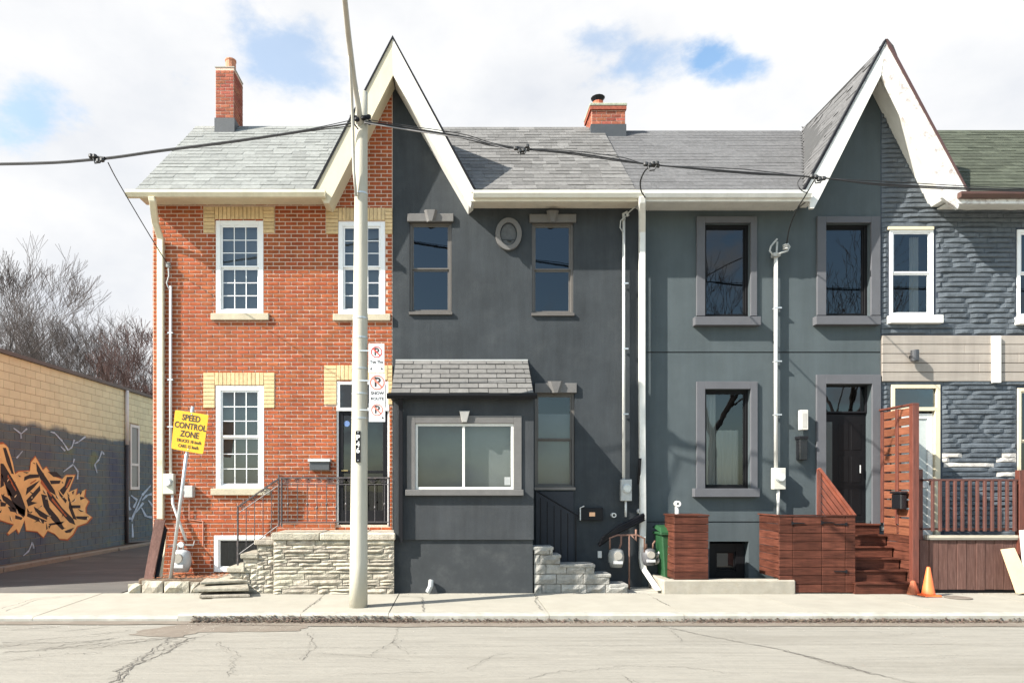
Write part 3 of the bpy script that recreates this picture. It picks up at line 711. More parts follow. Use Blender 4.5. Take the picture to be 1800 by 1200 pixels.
def rect_pipe(mb, pts, wd, dp):
    """rectangular downspout through points, width along X"""
    vs = []; fs = []
    for p in pts:
        vs += [(p[0]-wd/2, p[1]-dp/2, p[2]), (p[0]+wd/2, p[1]-dp/2, p[2]), (p[0]+wd/2, p[1]+dp/2, p[2]), (p[0]-wd/2, p[1]+dp/2, p[2])]
    for i in range(len(pts)-1):
        for k in range(4): k2 = (k+1) % 4; fs.append((4*i+k, 4*i+k2, 4*i+4+k2, 4*i+4+k))
    fs += [(0,1,2,3), tuple(4*(len(pts)-1)+k for k in range(4))]
    return mb.add(vs, fs)

# ------------------------------------------------------------------ HOUSE A: red brick
XA0, XAB = PX(269, YF), PX(690, YF)
A = thing('brick_house', ((XA0+XAB)/2, YF, 0), 'red brick house with yellow brick window heads at the left end of the row', 'house')
GA = PX(690, 12.25)                         # shared gable centre line (X)
APZ = PZ(68, 12.25)
M1 = (APZ - PZ(332, 12.25)) / (GA - PX(553, 12.25))
A_holes = [hole(380,388,463,552,YF), hole(595,390,677,552,YF), hole(380,678,464,860,YF), hole(592,670,684,922,YF), hole(378,940,468,1004,YF)]
mb = MB(); wall_holes(mb, XA0, XAB, -.1, 7.2, A_holes, YF, .14)
mb.prism([(PX(575,YF), 7.2), (XAB, 7.2), (XAB, PZ(118,YF))], YF, YF+.15)
mb.box(XA0, XA0+.15, YF+.001, 18.4, -.1, 7.2); mb.box(XA0, XAB, 18.4, 18.5, -.1, 7.2)
A_wall = mb.build('wall', mortar_m, A)
pieces(A_wall, 'side_brick', (Vector((XA0,0,0)), Vector((0,-1,0)), Vector((0,0,1)), Vector((-1,0,0))), [(-i[0], *i[1:]) for i in course_items(YF, 18.4, .14, 7.15, .2257, .0754, .016, .010, [])], brick_m, limit=0)
# side gable triangle
MB().add([(XA0, YF, 7.2), (XA0, RY, 9.9), (XA0, 18.4, 7.2)], [(0,1,2)]).build('side_gable', brick_m, A)
yel = []; yrect = []
def yhead(x0, x1, xs0, xs1, y0, ys, yq):    # head band: soldiers between xs0..xs1 (y0..ys), quoin stacks down to yq
    global yel, yrect
    X0, X1, S0, S1 = PX(x0,YF), PX(x1,YF), PX(xs0,YF), PX(xs1,YF); Z0, ZS, ZQ = PZ(y0,YF), PZ(ys,YF), PZ(yq,YF)
    yrect += [(S0, S1, ZS, Z0), (X0, S0, ZQ, Z0), (S1, X1, ZQ, Z0)]
    n = round((S1-S0)/.0752)
    for i in range(n): yel.append((S0+(S1-S0)*(i+.5)/n, (Z0+ZS)/2, (S1-S0)/n-.008, Z0-ZS-.004, .024))
    for a, b in ((X0, S0), (S1, X1)):
        if b-a < .03: continue
        m = round((Z0-ZQ)/.0754)
        for j in range(m): yel.append(((a+b)/2, ZQ+(Z0-ZQ)*(j+.5)/m, b-a-.006, (Z0-ZQ)/m-.008, .022))
yhead(358,483,378,463,364,386,410); yhead(573,690,595,677,366,388,412); yhead(358,483,378,464,655,677,717); yhead(570,690,592,682,642,668,711)
glim = lambda z: (XA0, XAB) if z < PZ(352,YF) else (XAB - (PZ(112,YF)-z)/M1, XAB)
hA = [h[:4] for h in A_holes] + yrect
items = course_items(XA0+.003, XAB-.004, .14, PZ(118,YF), .2257, .0754, .019, .011, hA, glim, jit=.0012)
pieces(A_wall, 'brick', WALLF(YF), items, brick_m)
pieces(A_wall, 'yellow_brick', WALLF(YF), yel, ybrick_m)
# brick plinth ledge
pl = MB(); zz = PZ(916,YF)
for a, b in ((PX(276,YF), PX(378,YF)-.01), (PX(468,YF)+.01, PX(590,YF))):
    pl.box(a, b, YF-.035, YF-.001, .1, zz)
pl.box(PX(378,YF)-.01, PX(468,YF)+.01, YF-.035, YF-.001, PZ(939,YF), zz)
plo = pl.build('plinth', mortar_m, A)
pieces(plo, 'plinth_brick', WALLF(YF-.035), course_items(PX(276,YF), PX(590,YF), .12, zz-.03, .2257, .0754, .0145, .008, [(PX(377,YF), PX(469,YF), 0, PZ(940,YF))], jit=.001)+[((PX(276,YF)+PX(590,YF))/2, zz-.012, PX(590,YF)-PX(276,YF), .035, .012)], brick_m)
mv = M('bubbled_glass_film', (.16,.16,.165), .35, .3, 12, .4, 90)
def white_window(px0, py0, px1, py1, rail, film=False):
    h = hole(px0, py0, px1, py1, YF)
    w_ = sash(A, h[0], h[1], h[2], h[3], YF-.012, whitew, GLASS, PZ(rail, YF), .085, .035, (3,3), blind=(h[0]+.09, h[1]-.09, h[2]+.1, h[3]-.1) if film else (h[0]+.09, h[1]-.09, h[2]+.1, h[3]-.1))  # upstairs windows get an added grey sheet to brighten the glass
    return w_
white_window(380,388,463,552,470); white_window(595,390,677,552,470); white_window(380,678,464,860,768, True)
for a, b, c, d_ in ((370,550,472,562), (585,551,686,563), (370,858,474,870)):
    MB().pbox(a, b, c, d_, YF-.07, YF+.0).build('sill', M('stone_sill', (.42,.37,.27),.85,.15,6,.3,60), A, bevel=.008)
h = hole(378,940,468,1004,YF); sash(A, *h[:4], YF-.045, whitew, GLASS, None, .075, .03)
# door with transom and storm door
h = hole(592,670,684,922,YF); mb = MB(); frame_rect(mb, h[0], h[1], PZ(722,YF), h[3], .06, YF-.01, YF+.1)
mb.box(h[0], h[0]+.03, YF+.02, YF+.1, h[2], PZ(722,YF)); mb.box(h[1]-.03, h[1], YF+.02, YF+.1, h[2], PZ(722,YF))
tr = mb.build('transom', whitew, A, bevel=.003)
for k in range(3):
    x0 = h[0]+.06+(h[1]-h[0]-.12)*k/3; x1 = h[0]+.06+(h[1]-h[0]-.12)*(k+1)/3
    MB().box(x0+.01, x1-.01, YF+.04, YF+.045, PZ(722,YF)+.06, h[3]-.06).build('pane', GLASS, tr)
    if k: MB().box(x0-.01, x0+.01, YF+.02, YF+.06, PZ(722,YF)+.06, h[3]-.06).build('glazing_bar', whitew, tr)
room(tr, h[0]+.01, h[1]-.01, h[2]+.01, h[3]-.01, YF+.12)
mb = MB(); a, b, c, e = h[0]+.04, h[1]-.04, h[2]+.02, PZ(722,YF)
frame_rect(mb, a, b, c, e, .08, YF+.03, YF+.07, tb=.25); mb.box(a+.08, b-.08, YF+.035, YF+.065, c+.95, c+1.0)
mb.box((a+b)/2-.02,(a+b)/2+.02, YF+.032, YF+.068, c+.25, e-.08)
dr = mb.build('door', blackm, A, bevel=.004)
for x0, x1 in ((a+.08, (a+b)/2-.02), ((a+b)/2+.02, b-.08)): MB().box(x0, x1, YF+.05, YF+.055, c+.25, e-.08).build('pane', GLASS_D, dr)
MB().tube([(a+.05, YF+.0, c+1.0), (a+.17, YF+.0, c+1.0)], .014).build('handle', M('brass',(.5,.4,.2),.35,metal=.8), dr)
MB().disc_y((PX(609,YF), YF+.045, PZ(744,YF)), .055, .004).build('sticker', M('blue_sticker',(.12,.2,.4),.5), dr)
# roof, gable, eaves
VX1 = lambda Y: GA - (APZ - roofz(Y))/M1
roof_slope(A, shA, lambda Y: -5.84, lambda Y: min(VX1(Y), GA), 9.99)
gable_sides(A, -1, GA, APZ, PX(553,12.25), PZ(332,12.25), 12.24)
MB().pprism([(551,333),(690,66),(691,132),(578,357),(570,357)], 12.21, 12.262).build('barge_board', creamwood, A)
MB().prism([(PX(578,12.262), PZ(357,12.262)), (PX(690,12.262), PZ(132,12.262)), (PX(690,12.262), PZ(112,12.262)), (PX(566,12.262), PZ(352,12.262))], 12.265, YF).build('rake_soffit', creamwood, A)
e_ = Vector((PX(690,12.2)-PX(551,12.2), 0, PZ(64,12.2)-PZ(331,12.2)))
MB().pprism([(549,332),(690,62),(690,67),(553,333)], 12.19, 12.27).build('drip_edge', blackm, A)
gutter(A, -5.9, PX(571,12.1), EZ+.005, cream)
MB().box(XA0-.12, PX(573,EY), EY, YF+.0, 7.165, 7.19).build('soffit', creamwood, A)
MB().box(XA0-.12, PX(573,EY), EY-.004, EY+.03, 7.09, 7.17).build('fascia', creamwood, A)
mb = MB(); xd = PX(281.5,YF-.1)
for i in range(9): mb.disc_y((-5.4+i*.38, EY-.006, 7.075), .008, .004, 6)
rect_pipe(MB(), [(PX(266,12.1), 12.12, 7.06), (PX(267,12.1), 12.14, 6.98), (xd-.02, 12.45, 6.72), (xd, YF-.075, 6.5), (xd, YF-.075, PZ(912,YF-.07))], .115, .085).build('downspout', cream, A, bevel=.01)
# chimney
def chimney(H_, px0, px1, pyt, pyb, fl, dep, cap=None, side=0):
    Yc = RY - dep/2; x0, x1 = PX(px0,Yc), PX(px1,Yc); z1 = PZ(pyt,Yc); z0 = PZ(pyb,Yc) - .35
    c = MB().box(x0, x1, Yc, Yc+dep, z0, z1).build('chimney', mortar_m, H_)
    its = course_items(x0, x1, PZ(fl,Yc), z1-.01, .215, .0754, .012, .008, [])
    pieces(c, 'chimney_brick', WALLF(Yc), its, chim_m)
    fr = (Vector((x1 if side > 0 else x0, 0, 0)), Vector((0,1,0)) if side > 0 else Vector((0,-1,0)), Vector((0,0,1)), Vector((1,0,0)) if side > 0 else Vector((-1,0,0)))
    its = course_items(Yc, Yc+dep, PZ(fl,Yc), z1-.01, .215, .0754, .012, .008, [])
    if side < 0: its = [(-i[0], *i[1:]) for i in its]
    pieces(c, 'chimney_brick', fr, its, chim_m)
    MB().box(x0-.02, x1+.02, Yc-.02, Yc+dep+.02, z0, PZ(fl,Yc)).build('flashing', M('lead_flashing',(.05,.055,.06),.6), c)
    return c, x0, x1, Yc, z1
c, x0, x1, Yc, z1 = chimney(A, 379, 411, 119, 222, 208, .62, side=1)
MB().box(x0-.012, x1+.012, Yc-.012, Yc+.63, z1, z1+.02).build('crown', conc, c)
mb = MB(); mb.lathe(((x0+x1)/2+.03, Yc+.31, z1+.02), [(.13,0),(.115,.2),(.115,.3),(.125,.3),(.125,.33)], 12); mb.build('chimney_pot', M('clay_pot', (.48,.2,.11),.8,.15,6,.2,60), c, smooth=False)

# ------------------------------------------------------------------ HOUSE B: dark grey
XB1 = PX(1128, YF)
B = thing('dark_grey_house', ((XAB+XB1)/2, YF, 0), 'dark charcoal stucco house with an oval medallion and a shingled front porch', 'house')
B_holes = [hole(720,390,794,549,YF,.12), hole(935,391,1008,551,YF,.12), hole(940,690,1010,856,YF,.12)]
mb = MB(); wall_holes(mb, XAB+.002, XB1, -.1, 7.2, B_holes, YF-.004, .124)
mb.prism([(XAB+.002, 7.2), (PX(822,YF), 7.2), (XAB+.002, PZ(118,YF))], YF-.004, YF+.15)
MB().box(XAB, XB1, 18.4, 18.5, -.1, 7.2).build('back_wall', stuccoB, B)
B_wall = mb.build('wall', stuccoB, B)
for px0, py0, px1, py1, rail in ((720,390,794,549,472), (935,391,1008,551,473), (940,690,1010,856,772)):
    h = hole(px0, py0, px1, py1, YF)
    low = py0 > 600
    w_ = sash(B, h[0], h[1], h[2], h[3], YF+.04, bronze, GLASS if low else GLASS_D, PZ(rail,YF), .045, .03, blind=(h[0]+.05, h[1]-.05, h[2]+.05, h[3]-.38) if low else None)
    MB().box(h[0]-.01, h[1]+.01, YF-.05, YF+.04, h[2]-.05, h[2]).build('sill', M('grey_brown_sill',(.17,.155,.14),.8) if low else bronze, w_)
def lintel(px0, px1, py0, py1, k0, k1, ky):
    o = MB().pbox(px0, py0, px1, py1, YF-.06, YF-.003).build('lintel', trimB, B, bevel=.006)
    a, b, c, d_ = PX(k0,YF-.1), PX(k1,YF-.1), PZ(ky,YF-.1), PZ(py1,YF-.1); m = (b-a)*.22
    vs = [(a, YF-.06, c), (b, YF-.06, c), (b-m, YF-.06, d_), (a+m, YF-.06, d_), (a+m*.8, YF-.12, c-.01), (b-m*.8, YF-.12, c-.01), (b-m*1.8, YF-.12, d_), (a+m*1.8, YF-.12, d_)]
    MB().add(vs, [(4,5,6,7),(0,4,7,3),(1,2,6,5),(0,1,5,4),(3,7,6,2)]).build('keystone', trimB, o)
lintel(716,797,375,389,745,769,368); lintel(931,1013,376,390,961,983,369); lintel(940,1014,673,690,963,991,669)
mb = MB(); c = P(894,411,YF-.06); mb.ring_y(c, .245, .30, .085, YF-.07, YF-.003); o = mb.build('medallion', trimB, B, smooth=False)
mb = MB(); mb.ring_y(c, .16, .215, .02, YF-.035, YF-.003); mb.box(c.x-.16, c.x+.16, YF-.034, YF-.028, c.z-.105, c.z-.095); mb.tube([(c.x-.02,YF-.04,c.z-.11),(c.x+.05,YF-.06,c.z-.13)], .018); mb.build('medallion_panel', stuccoB, o)
mb = MB(); mb.prism([(c.x+.17*math.cos(k*math.pi/12), c.z+.225*math.sin(k*math.pi/12)) for k in range(24)], YF-.026, YF-.02); mb.build('medallion_back', M('medallion_grey',(.085,.088,.09),.8,.2,12,.2), o)
# porch box
PXL, PXR = PX(692,YB), PX(938,YB)
por = MB()
zl = PZ(948,YB)
hw = hole(730,744,903,860,YB,.1)
wall_holes(por, PXL, PXR, zl, 3.55, [hw], YB, .1)
por.box(PXL, PXL+.1, YB+.101, YF, zl, 3.55); por.box(PXR-.1, PXR, YB+.101, YF, zl, 3.55)
por.add([(PXL,YB,zl),(PXR,YB,zl),(PXR,YB+.1,zl),(PXL,YB+.1,zl)], [(0,1,2,3)]); por.add([(PXR,YB,zl),(PXR,YB+.101,zl),(PXR,YB+.101,3.55),(PXR,YB,3.55)], [(0,1,2,3)]); por.add([(PXL,YB,zl),(PXL,YB+.101,zl),(PXL,YB+.101,3.55),(PXL,YB,3.55)], [(0,1,2,3)])
porch = por.build('porch', stuccoP, B)
MB().box(PXL+.01, PXR-.012, YB+.04, YF, -.1, zl+.0).build('porch_base', stuccoPd, porch)
# porch window trim, frame, keystone, sill
t0, t1, tz0, tz1 = PX(715,YB-.03), PX(917,YB-.03), PZ(858,YB-.03), PZ(730,YB-.03)
mb = MB(); mb.box(t0, hw[0], YB-.03, YB-.002, hw[2], tz1); mb.box(hw[1], t1, YB-.03, YB-.002, hw[2], tz1); mb.box(hw[0], hw[1], YB-.03, YB-.002, hw[3], tz1)
mb.build('window_surround', trimB, porch, bevel=.004)
MB().box(t0-.02, t1+.03, YB-.09, YB-.002, hw[2]-.105, hw[2]).build('sill', trimB, porch, bevel=.006)
a, b = PX(807,YB), PX(826,YB); c_, d_ = PZ(722,YB), PZ(742,YB)
MB().add([(a,YB-.03,c_),(b,YB-.03,c_),(b-.05,YB-.03,d_),(a+.05,YB-.03,d_),(a+.01,YB-.08,c_-.01),(b-.01,YB-.08,c_-.01),(b-.06,YB-.08,d_),(a+.06,YB-.08,d_)], [(4,5,6,7),(0,4,7,3),(1,2,6,5),(0,1,5,4),(3,7,6,2)]).build('keystone', M('pale_keystone',(.32,.31,.29),.8), porch)
mb = MB(); frame_rect(mb, hw[0], hw[1], hw[2], hw[3], .045, YB+.0, YB+.07); xm = PX(815,YB); mb.box(xm-.022, xm+.022, YB+.012, YB+.06, hw[2]+.045, hw[3]-.045)
pw = mb.build('window', white, B, bevel=.003)
for x0_, x1_, yy in ((hw[0]+.045, xm-.022, .03), (xm+.022, hw[1]-.045, .045)): MB().add([(x0_,YB+yy,hw[2]+.045),(x1_,YB+yy,hw[2]+.045),(x1_,YB+yy,hw[3]-.045),(x0_,YB+yy,hw[3]-.045)],[(0,1,2,3)]).build('pane', GLASS, pw)
room(pw, hw[0], hw[1], hw[2], hw[3], YB+.102, .5, M('dim_room',(.10,.11,.105),.9))
MB().box(hw[0]+.05, hw[1]-.04, YB+.2, YB+.204, hw[2]+.02, hw[3]-.02).build('blind', M('porch_blind',(.27,.29,.28),.9,.1,1.5,.1), pw)
MB().pbox(887,838,897,852,YB+.01,YB+.03).build('latch', metergrey, pw)
# porch roof
ez, tz = PZ(692, YB-.1), PZ(633, YF-.01); ey = YB-.12
V_ = Vector((0, YF-ey, tz-ez)); SL = V_.length; V_.normalize(); fr = (Vector((0, ey, ez)), Vector((1,0,0)), V_, Vector((1,0,0)).cross(V_))
rx0, rx1 = PX(687, ey), PX(938, ey)
pr_ = MB().add([(rx0,ey,ez-.01),(rx1,ey,ez-.01),(rx1,YF,tz-.01),(rx0,YF,tz-.01),(rx0,ey,ez-.09),(rx1,ey,ez-.09),(rx1,YF,ez-.09),(rx0,YF,ez-.09)], [(0,1,2,3),(0,4,5,1),(1,5,6,2),(0,3,7,4),(4,7,6,5)]).build('porch_roof', stuccoP, B)
its = []; rows = 7
for k in range(rows):
    ex = SL/rows; u = rx0 - (0.17 if k % 2 else 0)
    while u < rx1:
        w_ = .34; x0_ = max(u, rx0); x1_ = min(u+w_, rx1)
        if x1_-x0_ > .03: its.append(((x0_+x1_)/2, (k+.5)*ex+R.uniform(-.003,.003), x1_-x0_-.012, ex, .022*R.uniform(.7,1.2)))
        u += w_
pieces(pr_, 'shingle', fr, its, shP, 'shingle')
MB().box(rx0-.0, rx1, YF-.02, YF-.005, tz-.02, tz+.015).build('flashing', metergrey, pr_)
gutter(B, PX(681,ey), PX(943,ey), ez-.0, blackm, y=ey-.004, h=.09, wd=.09)
rect_pipe(MB(), [(PX(705,YB), YB-.12, ez-.08), (PX(705,YB), YB-.06, ez-.25), (PX(705,YB), YB-.06, .9)], .07, .07).build('downspout', blackm, B)
MB().tube([P(752,1040,YB-.05), P(757,1030,YB-.06), P(758,1019,YB-.02)], .045, 8).build('drain_stub', metergrey, B)
# main roof, gable right plane, barge, eaves
XRB = 3.30
VXB = lambda Y: GA + (APZ - roofz(Y))/M1
roof_slope(B, shB, lambda Y: max(VXB(Y), GA), lambda Y: XRB, 9.97)
gable_sides(B, 1, GA, APZ, PX(833,12.25), PZ(332,12.25), 12.24)
MB().pprism([(690,66),(834,331),(832,340),(827,364),(824,360),(691,132)], 12.205, 12.262).build('barge_board', white, B)
MB().prism([(PX(824,12.262), PZ(360,12.262)), (PX(692,12.262), PZ(132,12.262)), (PX(692,12.262), PZ(112,12.262)), (PX(833,12.262), PZ(352,12.262))], 12.265, YF).build('rake_soffit', white, B)
MB().pprism([(690,62),(836,331),(832,332),(690,67)], 12.19, 12.27).build('drip_edge', blackm, B)
gutter(B, PX(832,12.1), PX(1131,12.1), EZ-.0, M('weathered_white_metal',(.62,.6,.52),.5,.05,4,.05,dirt=((.45,.38,.28),.4,4)), wd=.10)
MB().box(PX(826,EY), PX(1130,EY), EY, YF-.005, 7.10, 7.125).build('soffit', M('dirty_white_soffit',(.6,.55,.46),.7,dirt=((.38,.28,.2),.6,3)), B)
MB().box(PX(826,EY), PX(1130,EY), EY-.003, EY+.03, 7.02, 7.17).build('fascia', M('weathered_fascia',(.62,.58,.48),.7,.08,3,.1,dirt=((.42,.33,.24),.5,3)), B)
# chimney on the party line
c, x0, x1, Yc, z1 = chimney(B, 1040, 1099, 186, 230, 219, .62, side=-1)
MB().box(x0-.05, x1+.03, Yc-.05, Yc+.66, z1-.02, z1+.04).build('crown', M('mossy_concrete',(.3,.32,.24),.9,.3,12,.4,60), c, bevel=.01)
MB().box(x0-.04, x1+.02, Yc-.04, Yc+.65, z1-.10, z1-.022).build('corbel', chim_m, c)
mb = MB(); q = (PX(1056,Yc), Yc+.3, z1+.04); mb.lathe(q, [(.12,0),(.11,.16),(.12,.2)], 12); fl = mb.build('chimney_pot', M('red_clay',(.5,.13,.07),.8), c)
MB().lathe((q[0],q[1],q[2]+.2), [(.10,0),(.10,.02),(.16,.1),(.15,.11)], 12).build('cowl', blackm, fl)
MB().lathe((PX(1083,Yc), Yc+.3, z1+.04), [(.07,0),(.07,.1),(.085,.1),(.085,.14)], 10).build('vent_cap', galv, c)
MB().tube([(PX(1073,Yc), Yc+.2, z1+.04),(PX(1073,Yc), Yc+.2, z1+.12)], .015).build('vent_pipe', galv, c)
# white downspout in the corner, crossing both gutters
D1Y = YF-.1
ds = MB(); rect_pipe(ds, [(PX(1129,12.1),12.13,7.06),(PX(1130,12.1),12.16,6.95),(PX(1130,12.3),12.35,6.8),(PX(1128.5,D1Y),D1Y,6.6),(PX(1128.5,D1Y),D1Y,3.4),(PX(1130,D1Y),D1Y,1.2),(PX(1128,D1Y),D1Y-.02,.55),(PX(1130,D1Y),D1Y-.04,.35),(PX(1157,11.9),11.92,.05)], .11, .10)
ds.build('downspout', M('white_downspout',(.62,.61,.57),.45,.05,4,.05,dirt=((.4,.38,.33),.45,5)), B, bevel=.01)

# ------------------------------------------------------------------ HOUSE C: mid grey
XC1 = PX(1548, YG)
C = thing('mid_grey_house', ((XB1+XC1)/2, YG, 0), 'blue-grey stucco house with lilac-grey window surrounds and black windows', 'house')
GC = PX(1558, 12.25); APC = PZ(74, 12.25); MC = (APC - PZ(338,12.25)) / (GC - PX(1413,12.25))
C_holes = [hole(1238,393,1318,556,YG,.16), hole(1450,393,1529,555,YG,.16), hole(1238,684,1318,858,YG,.16), hole(1450,675,1531,921,YG,.2), hole(1247,951,1316,1021,YG,.25)]
gz = [PZ(619,YG), PZ(917,YG)]
mb = MB(); C_all = C_holes + [(XB1-.02, XC1, z-.012, z+.012, .02) for z in gz]
wall_holes(mb, XB1+.001, XC1, -.1, 7.2, C_all, YG, .16)
mb.prism([(PX(1432,YG), 7.2), (XC1, 7.2), (XC1, PZ(130,YG)), (PX(1543,YG), PZ(130,YG))], YG, YG+.15)
MB().box(XB1, XC1, 18.4, 18.5, -.1, 7.2).build('back_wall', stuccoC, C)
C_wall = mb.build('wall', stuccoC, C)
mb = MB()
for z in gz:
    for a, b in subtract((XB1, XC1), [(h[0], h[1]) for h in C_holes if h[2] < z < h[3]]): mb.box(a, b, YG+.018, YG+.03, z-.02, z+.02)
mb.build('groove', stuccoB, C)
def surround(px0, py0, px1, py1, h, sill=None, deep=.05):
    y = YG-deep; a, b, c_, e = PX(px0,y), PX(px1,y), h[2], PZ(py0,y)
    mb = MB(); mb.box(a, h[0], y, YG-.002, c_, e); mb.box(h[1], b, y, YG-.002, c_, e); mb.box(h[0], h[1], y, YG-.002, h[3], e)
    o = mb.build('window_surround', trimC, C, bevel=.004)
    if sill: MB().pbox(*sill, YG-.14, YG-.002).build('sill', trimC, C, bevel=.005)
    return o
surround(1225,380,1331,556,C_holes[0],(1222,556,1338,571)); surround(1437,380,1548,556,C_holes[1],(1435,555,1549,570)); surround(1225,670,1332,858,C_holes[2],(1221,858,1336,873))
surround(1436,658,1549,921,C_holes[3])
def black_window(h, curtains=None):
    return sash(C, h[0]+.0, h[1], h[2], h[3], YG+.08, blackf, GLASS_D if not curtains else GLASS, None, .05, .03, curtain=curtains)
black_window(C_holes[0]); black_window(C_holes[1]); h = C_holes[2]; black_window(h, [(h[0]+.09, h[0]+.32, h[2]+.05, h[3]-.05), (h[0]+.32, h[1]-.1, h[2]+.05, h[3]-.75)])
h = C_holes[4]; w_ = sash(C, h[0]+.02, h[1]-.02, h[2]+.02, h[3]-.05, YG+.15, blackf, GLASS_D, None, .16, .03, blind=(h[0]+.1, h[1]-.1, h[2]+.1, h[3]-.1))
h = C_holes[3]; mb = MB(); frame_rect(mb, h[0], h[1], PZ(724,YG), h[3], .03, YG+.12, YG+.2); tr = mb.build('transom', blackm, C)
MB().box(h[0]+.03, h[1]-.03, YG+.15, YG+.155, PZ(724,YG)+.03, h[3]-.03).build('pane', GLASS_D, tr); room(tr, h[0]+.01, h[1]-.01, PZ(724,YG), h[3], YG+.2, .5, M('red_reflection_lining',(.09,.03,.025),.9))  # brick-red reflection put into the colour of the transom lining
mb = MB(); a, b, c_, e = h[0]+.02, h[1]-.02, h[2]+.02, PZ(726,YG); mb.box(a, b, YG+.15, YG+.19, c_, e)
for i in range(2):
    for j in range(3): mb.box(a+.32+i*.24-(.0), a+.32+i*.24+.19, YG+.144, YG+.15, c_+.15+j*.62, c_+.15+j*.62+.5)
dr = mb.build('door', M('glossy_black_door',(.006,.006,.007),.5,spec=.2), C, bevel=.004)
MB().box(a+.05, a+.2, YG+.146, YG+.15, c_+.4, e-.15).build('sidelight', M('dim_frosted_pane',(.05,.055,.055),.2), dr)
MB().tube([(b-.12, YG+.1, c_+.95), (b-.12, YG+.1, c_+1.1)], .012).build('handle', galv, dr)
# roof: front slope and the visible, shingled gable plane
VXC = lambda Y: GC - (APC - roofz(Y, 9.89))/MC
roof_slope(C, shC, lambda Y: XRB+.002, lambda Y: min(VXC(Y), GC), 9.89, wr=(.5, 1.1), d=.006)
gable_sides(C, -1, GC, APC, PX(1413,12.25), PZ(338,12.25), 12.24, sag=.10)
def gable_shingles():
    gr = [o for o in COL.objects if o.parent == C and o.name.startswith('gable_roof')][0]
    U0 = Vector((0, -1, 0)); Vd = Vector((1, 0, MC)).normalized(); Nn = U0.cross(Vd).normalized()
    n = 22; SLn = math.sqrt((GC-PX(1413,12.25))**2 + (APC-PZ(338,12.25))**2); ex = SLn/n; items = []
    for k in range(n):
        v = (k+.5)*ex; z = PZ(338,12.25) + v*MC/math.sqrt(1+MC*MC)
        ymax = EY + (RY-EY)*(z-EZ)/(9.89-EZ); Y = 12.2
        while Y < ymax:
            w_ = R.uniform(.5, 1.0); y1_ = min(Y+w_, ymax); ym = (Y+y1_)/2; t = (ym-12.24)/(RY-12.24)
            sg = .10*math.sin(math.pi*max(0, min(1, t))) * (k+.5)/n
            if y1_-Y > .04: items.append((-ym, v, y1_-Y-.004, ex, .008*R.uniform(.5,1.4), -sg*.45+.006))
            Y += w_
    pieces(gr, 'shingle', (Vector((PX(1413,12.25), 0, PZ(338,12.25))), U0, Vd, Nn), items, shC, 'shingle')
gable_shingles()
MB().pprism([(1412,338),(1558,72),(1549,132),(1442,345),(1431,366),(1424,366),(1424,345)], 12.205, 12.262).build('barge_board', white, C)
MB().prism([(PX(1442,12.262), PZ(345,12.262)), (PX(1549,12.262), PZ(132,12.262)), (PX(1549,12.262), PZ(112,12.262)), (PX(1430,12.262), PZ(345,12.262))], 12.265, YG).build('rake_soffit', white, C)
MB().pprism([(1409,338),(1557,68),(1558,73),(1413,339)], 12.19, 12.27).build('drip_edge', blackm, C)
gutter(C, PX(1133,12.1), PX(1428,12.1), EZ-.0, white, wd=.10)
MB().box(PX(1131,EY), PX(1424,EY), EY-.003, EY+.03, 7.02, 7.17).build('fascia', white, C)
sf = MB().box(PX(1131,EY), PX(1424,EY), EY+.03, YG-.003, 7.09, 7.11).build('soffit', white, C)
mb = MB()
for i in range(60): x = PX(1133,EY)+.05*i; mb.box(x, x+.02, EY+.03, YG-.005, 7.078, 7.089)
mb.build('soffit_ribs', white, C)

# ------------------------------------------------------------------ HOUSE D: painted stone
XD0, XD1 = XC1+.002, PX(1990, YG)
D = thing('painted_stone_house', ((XD0+XD1)/2, YG, 0), 'house clad in slate-blue painted ledge stone with beige siding band at the right end', 'house')
D_holes = [hole(1563,400,1641,558,YG,.12), hole(1787,404,1865,560,YG,.12), hole(1566,676,1652,945,YG,.15), hole(1788,682,1870,850,YG,.12)]
mb = MB(); wall_holes(mb, XD0, XD1, -.1, 7.2, D_holes, YG, .13); mb.prism([(XD0,7.2),(PX(1665,YG),7.2),(XD0,PZ(130,YG))], YG, YG+.15); MB().box(XD0, XD1, 18.4, 18.5, -.1, 7.2).build('back_wall', bluemortar, D)
mb.box(XD1-.02, XD1, YG+.01, 18.4, -.1, 7.2)
D_wall = mb.build('wall', bluemortar, D)
band = (XD0, XD1, PZ(671,YG), PZ(590,YG))
dl = lambda z: (XD0, XD1) if z < 7.2 else (XD0, 9.0 - (z-7.14)/1.98)
hd = [(h[0]-.02, h[1]+.04, h[2]-.03, h[3]+.02) for h in D_holes] + [band]
pieces(D_wall, 'ledge_stone', WALLF(YG), [i if not (R.random() < (.4 if PZ(835,YG) < i[1] < PZ(795,YG) else .07) and PZ(700,YG) > i[1] and (i[1] < PZ(800,YG) or i[1] > PZ(690,YG))) else (*i[:5], 0, peel) for i in ledge_items(XD0+.01, XD1, .0, PZ(135,YG), (.082,.105), (.25,1.1), .009, .030, hd, dl, split=.68)], bluestone, 'ledge')
def d_window(px0, py0, px1, py1, rail, curtain=False):
    h = hole(px0,py0,px1,py1,YG); cu = [(h[0]+.48, h[0]+.66, h[2]+.08, h[3]-.1)] if curtain else None
    w_ = sash(D, h[0], h[1], h[2]+.02, h[3], YG-.02, whitew, GLASS_D if not curtain else GLASS, PZ(rail,YG), .06, .03, curtain=cu)
    MB().box(h[0]-.05, h[1]+.12, YG-.12, YG-.0, h[2]-.13, h[2]+.02).build('sill', white, w_, bevel=.008)
d_window(1563,403,1640,558,480,True); d_window(1787,404,1865,560,480)
MB().pbox(1562,398,1642,403,YG-.05,YG).build('window_head', creamwood, D)
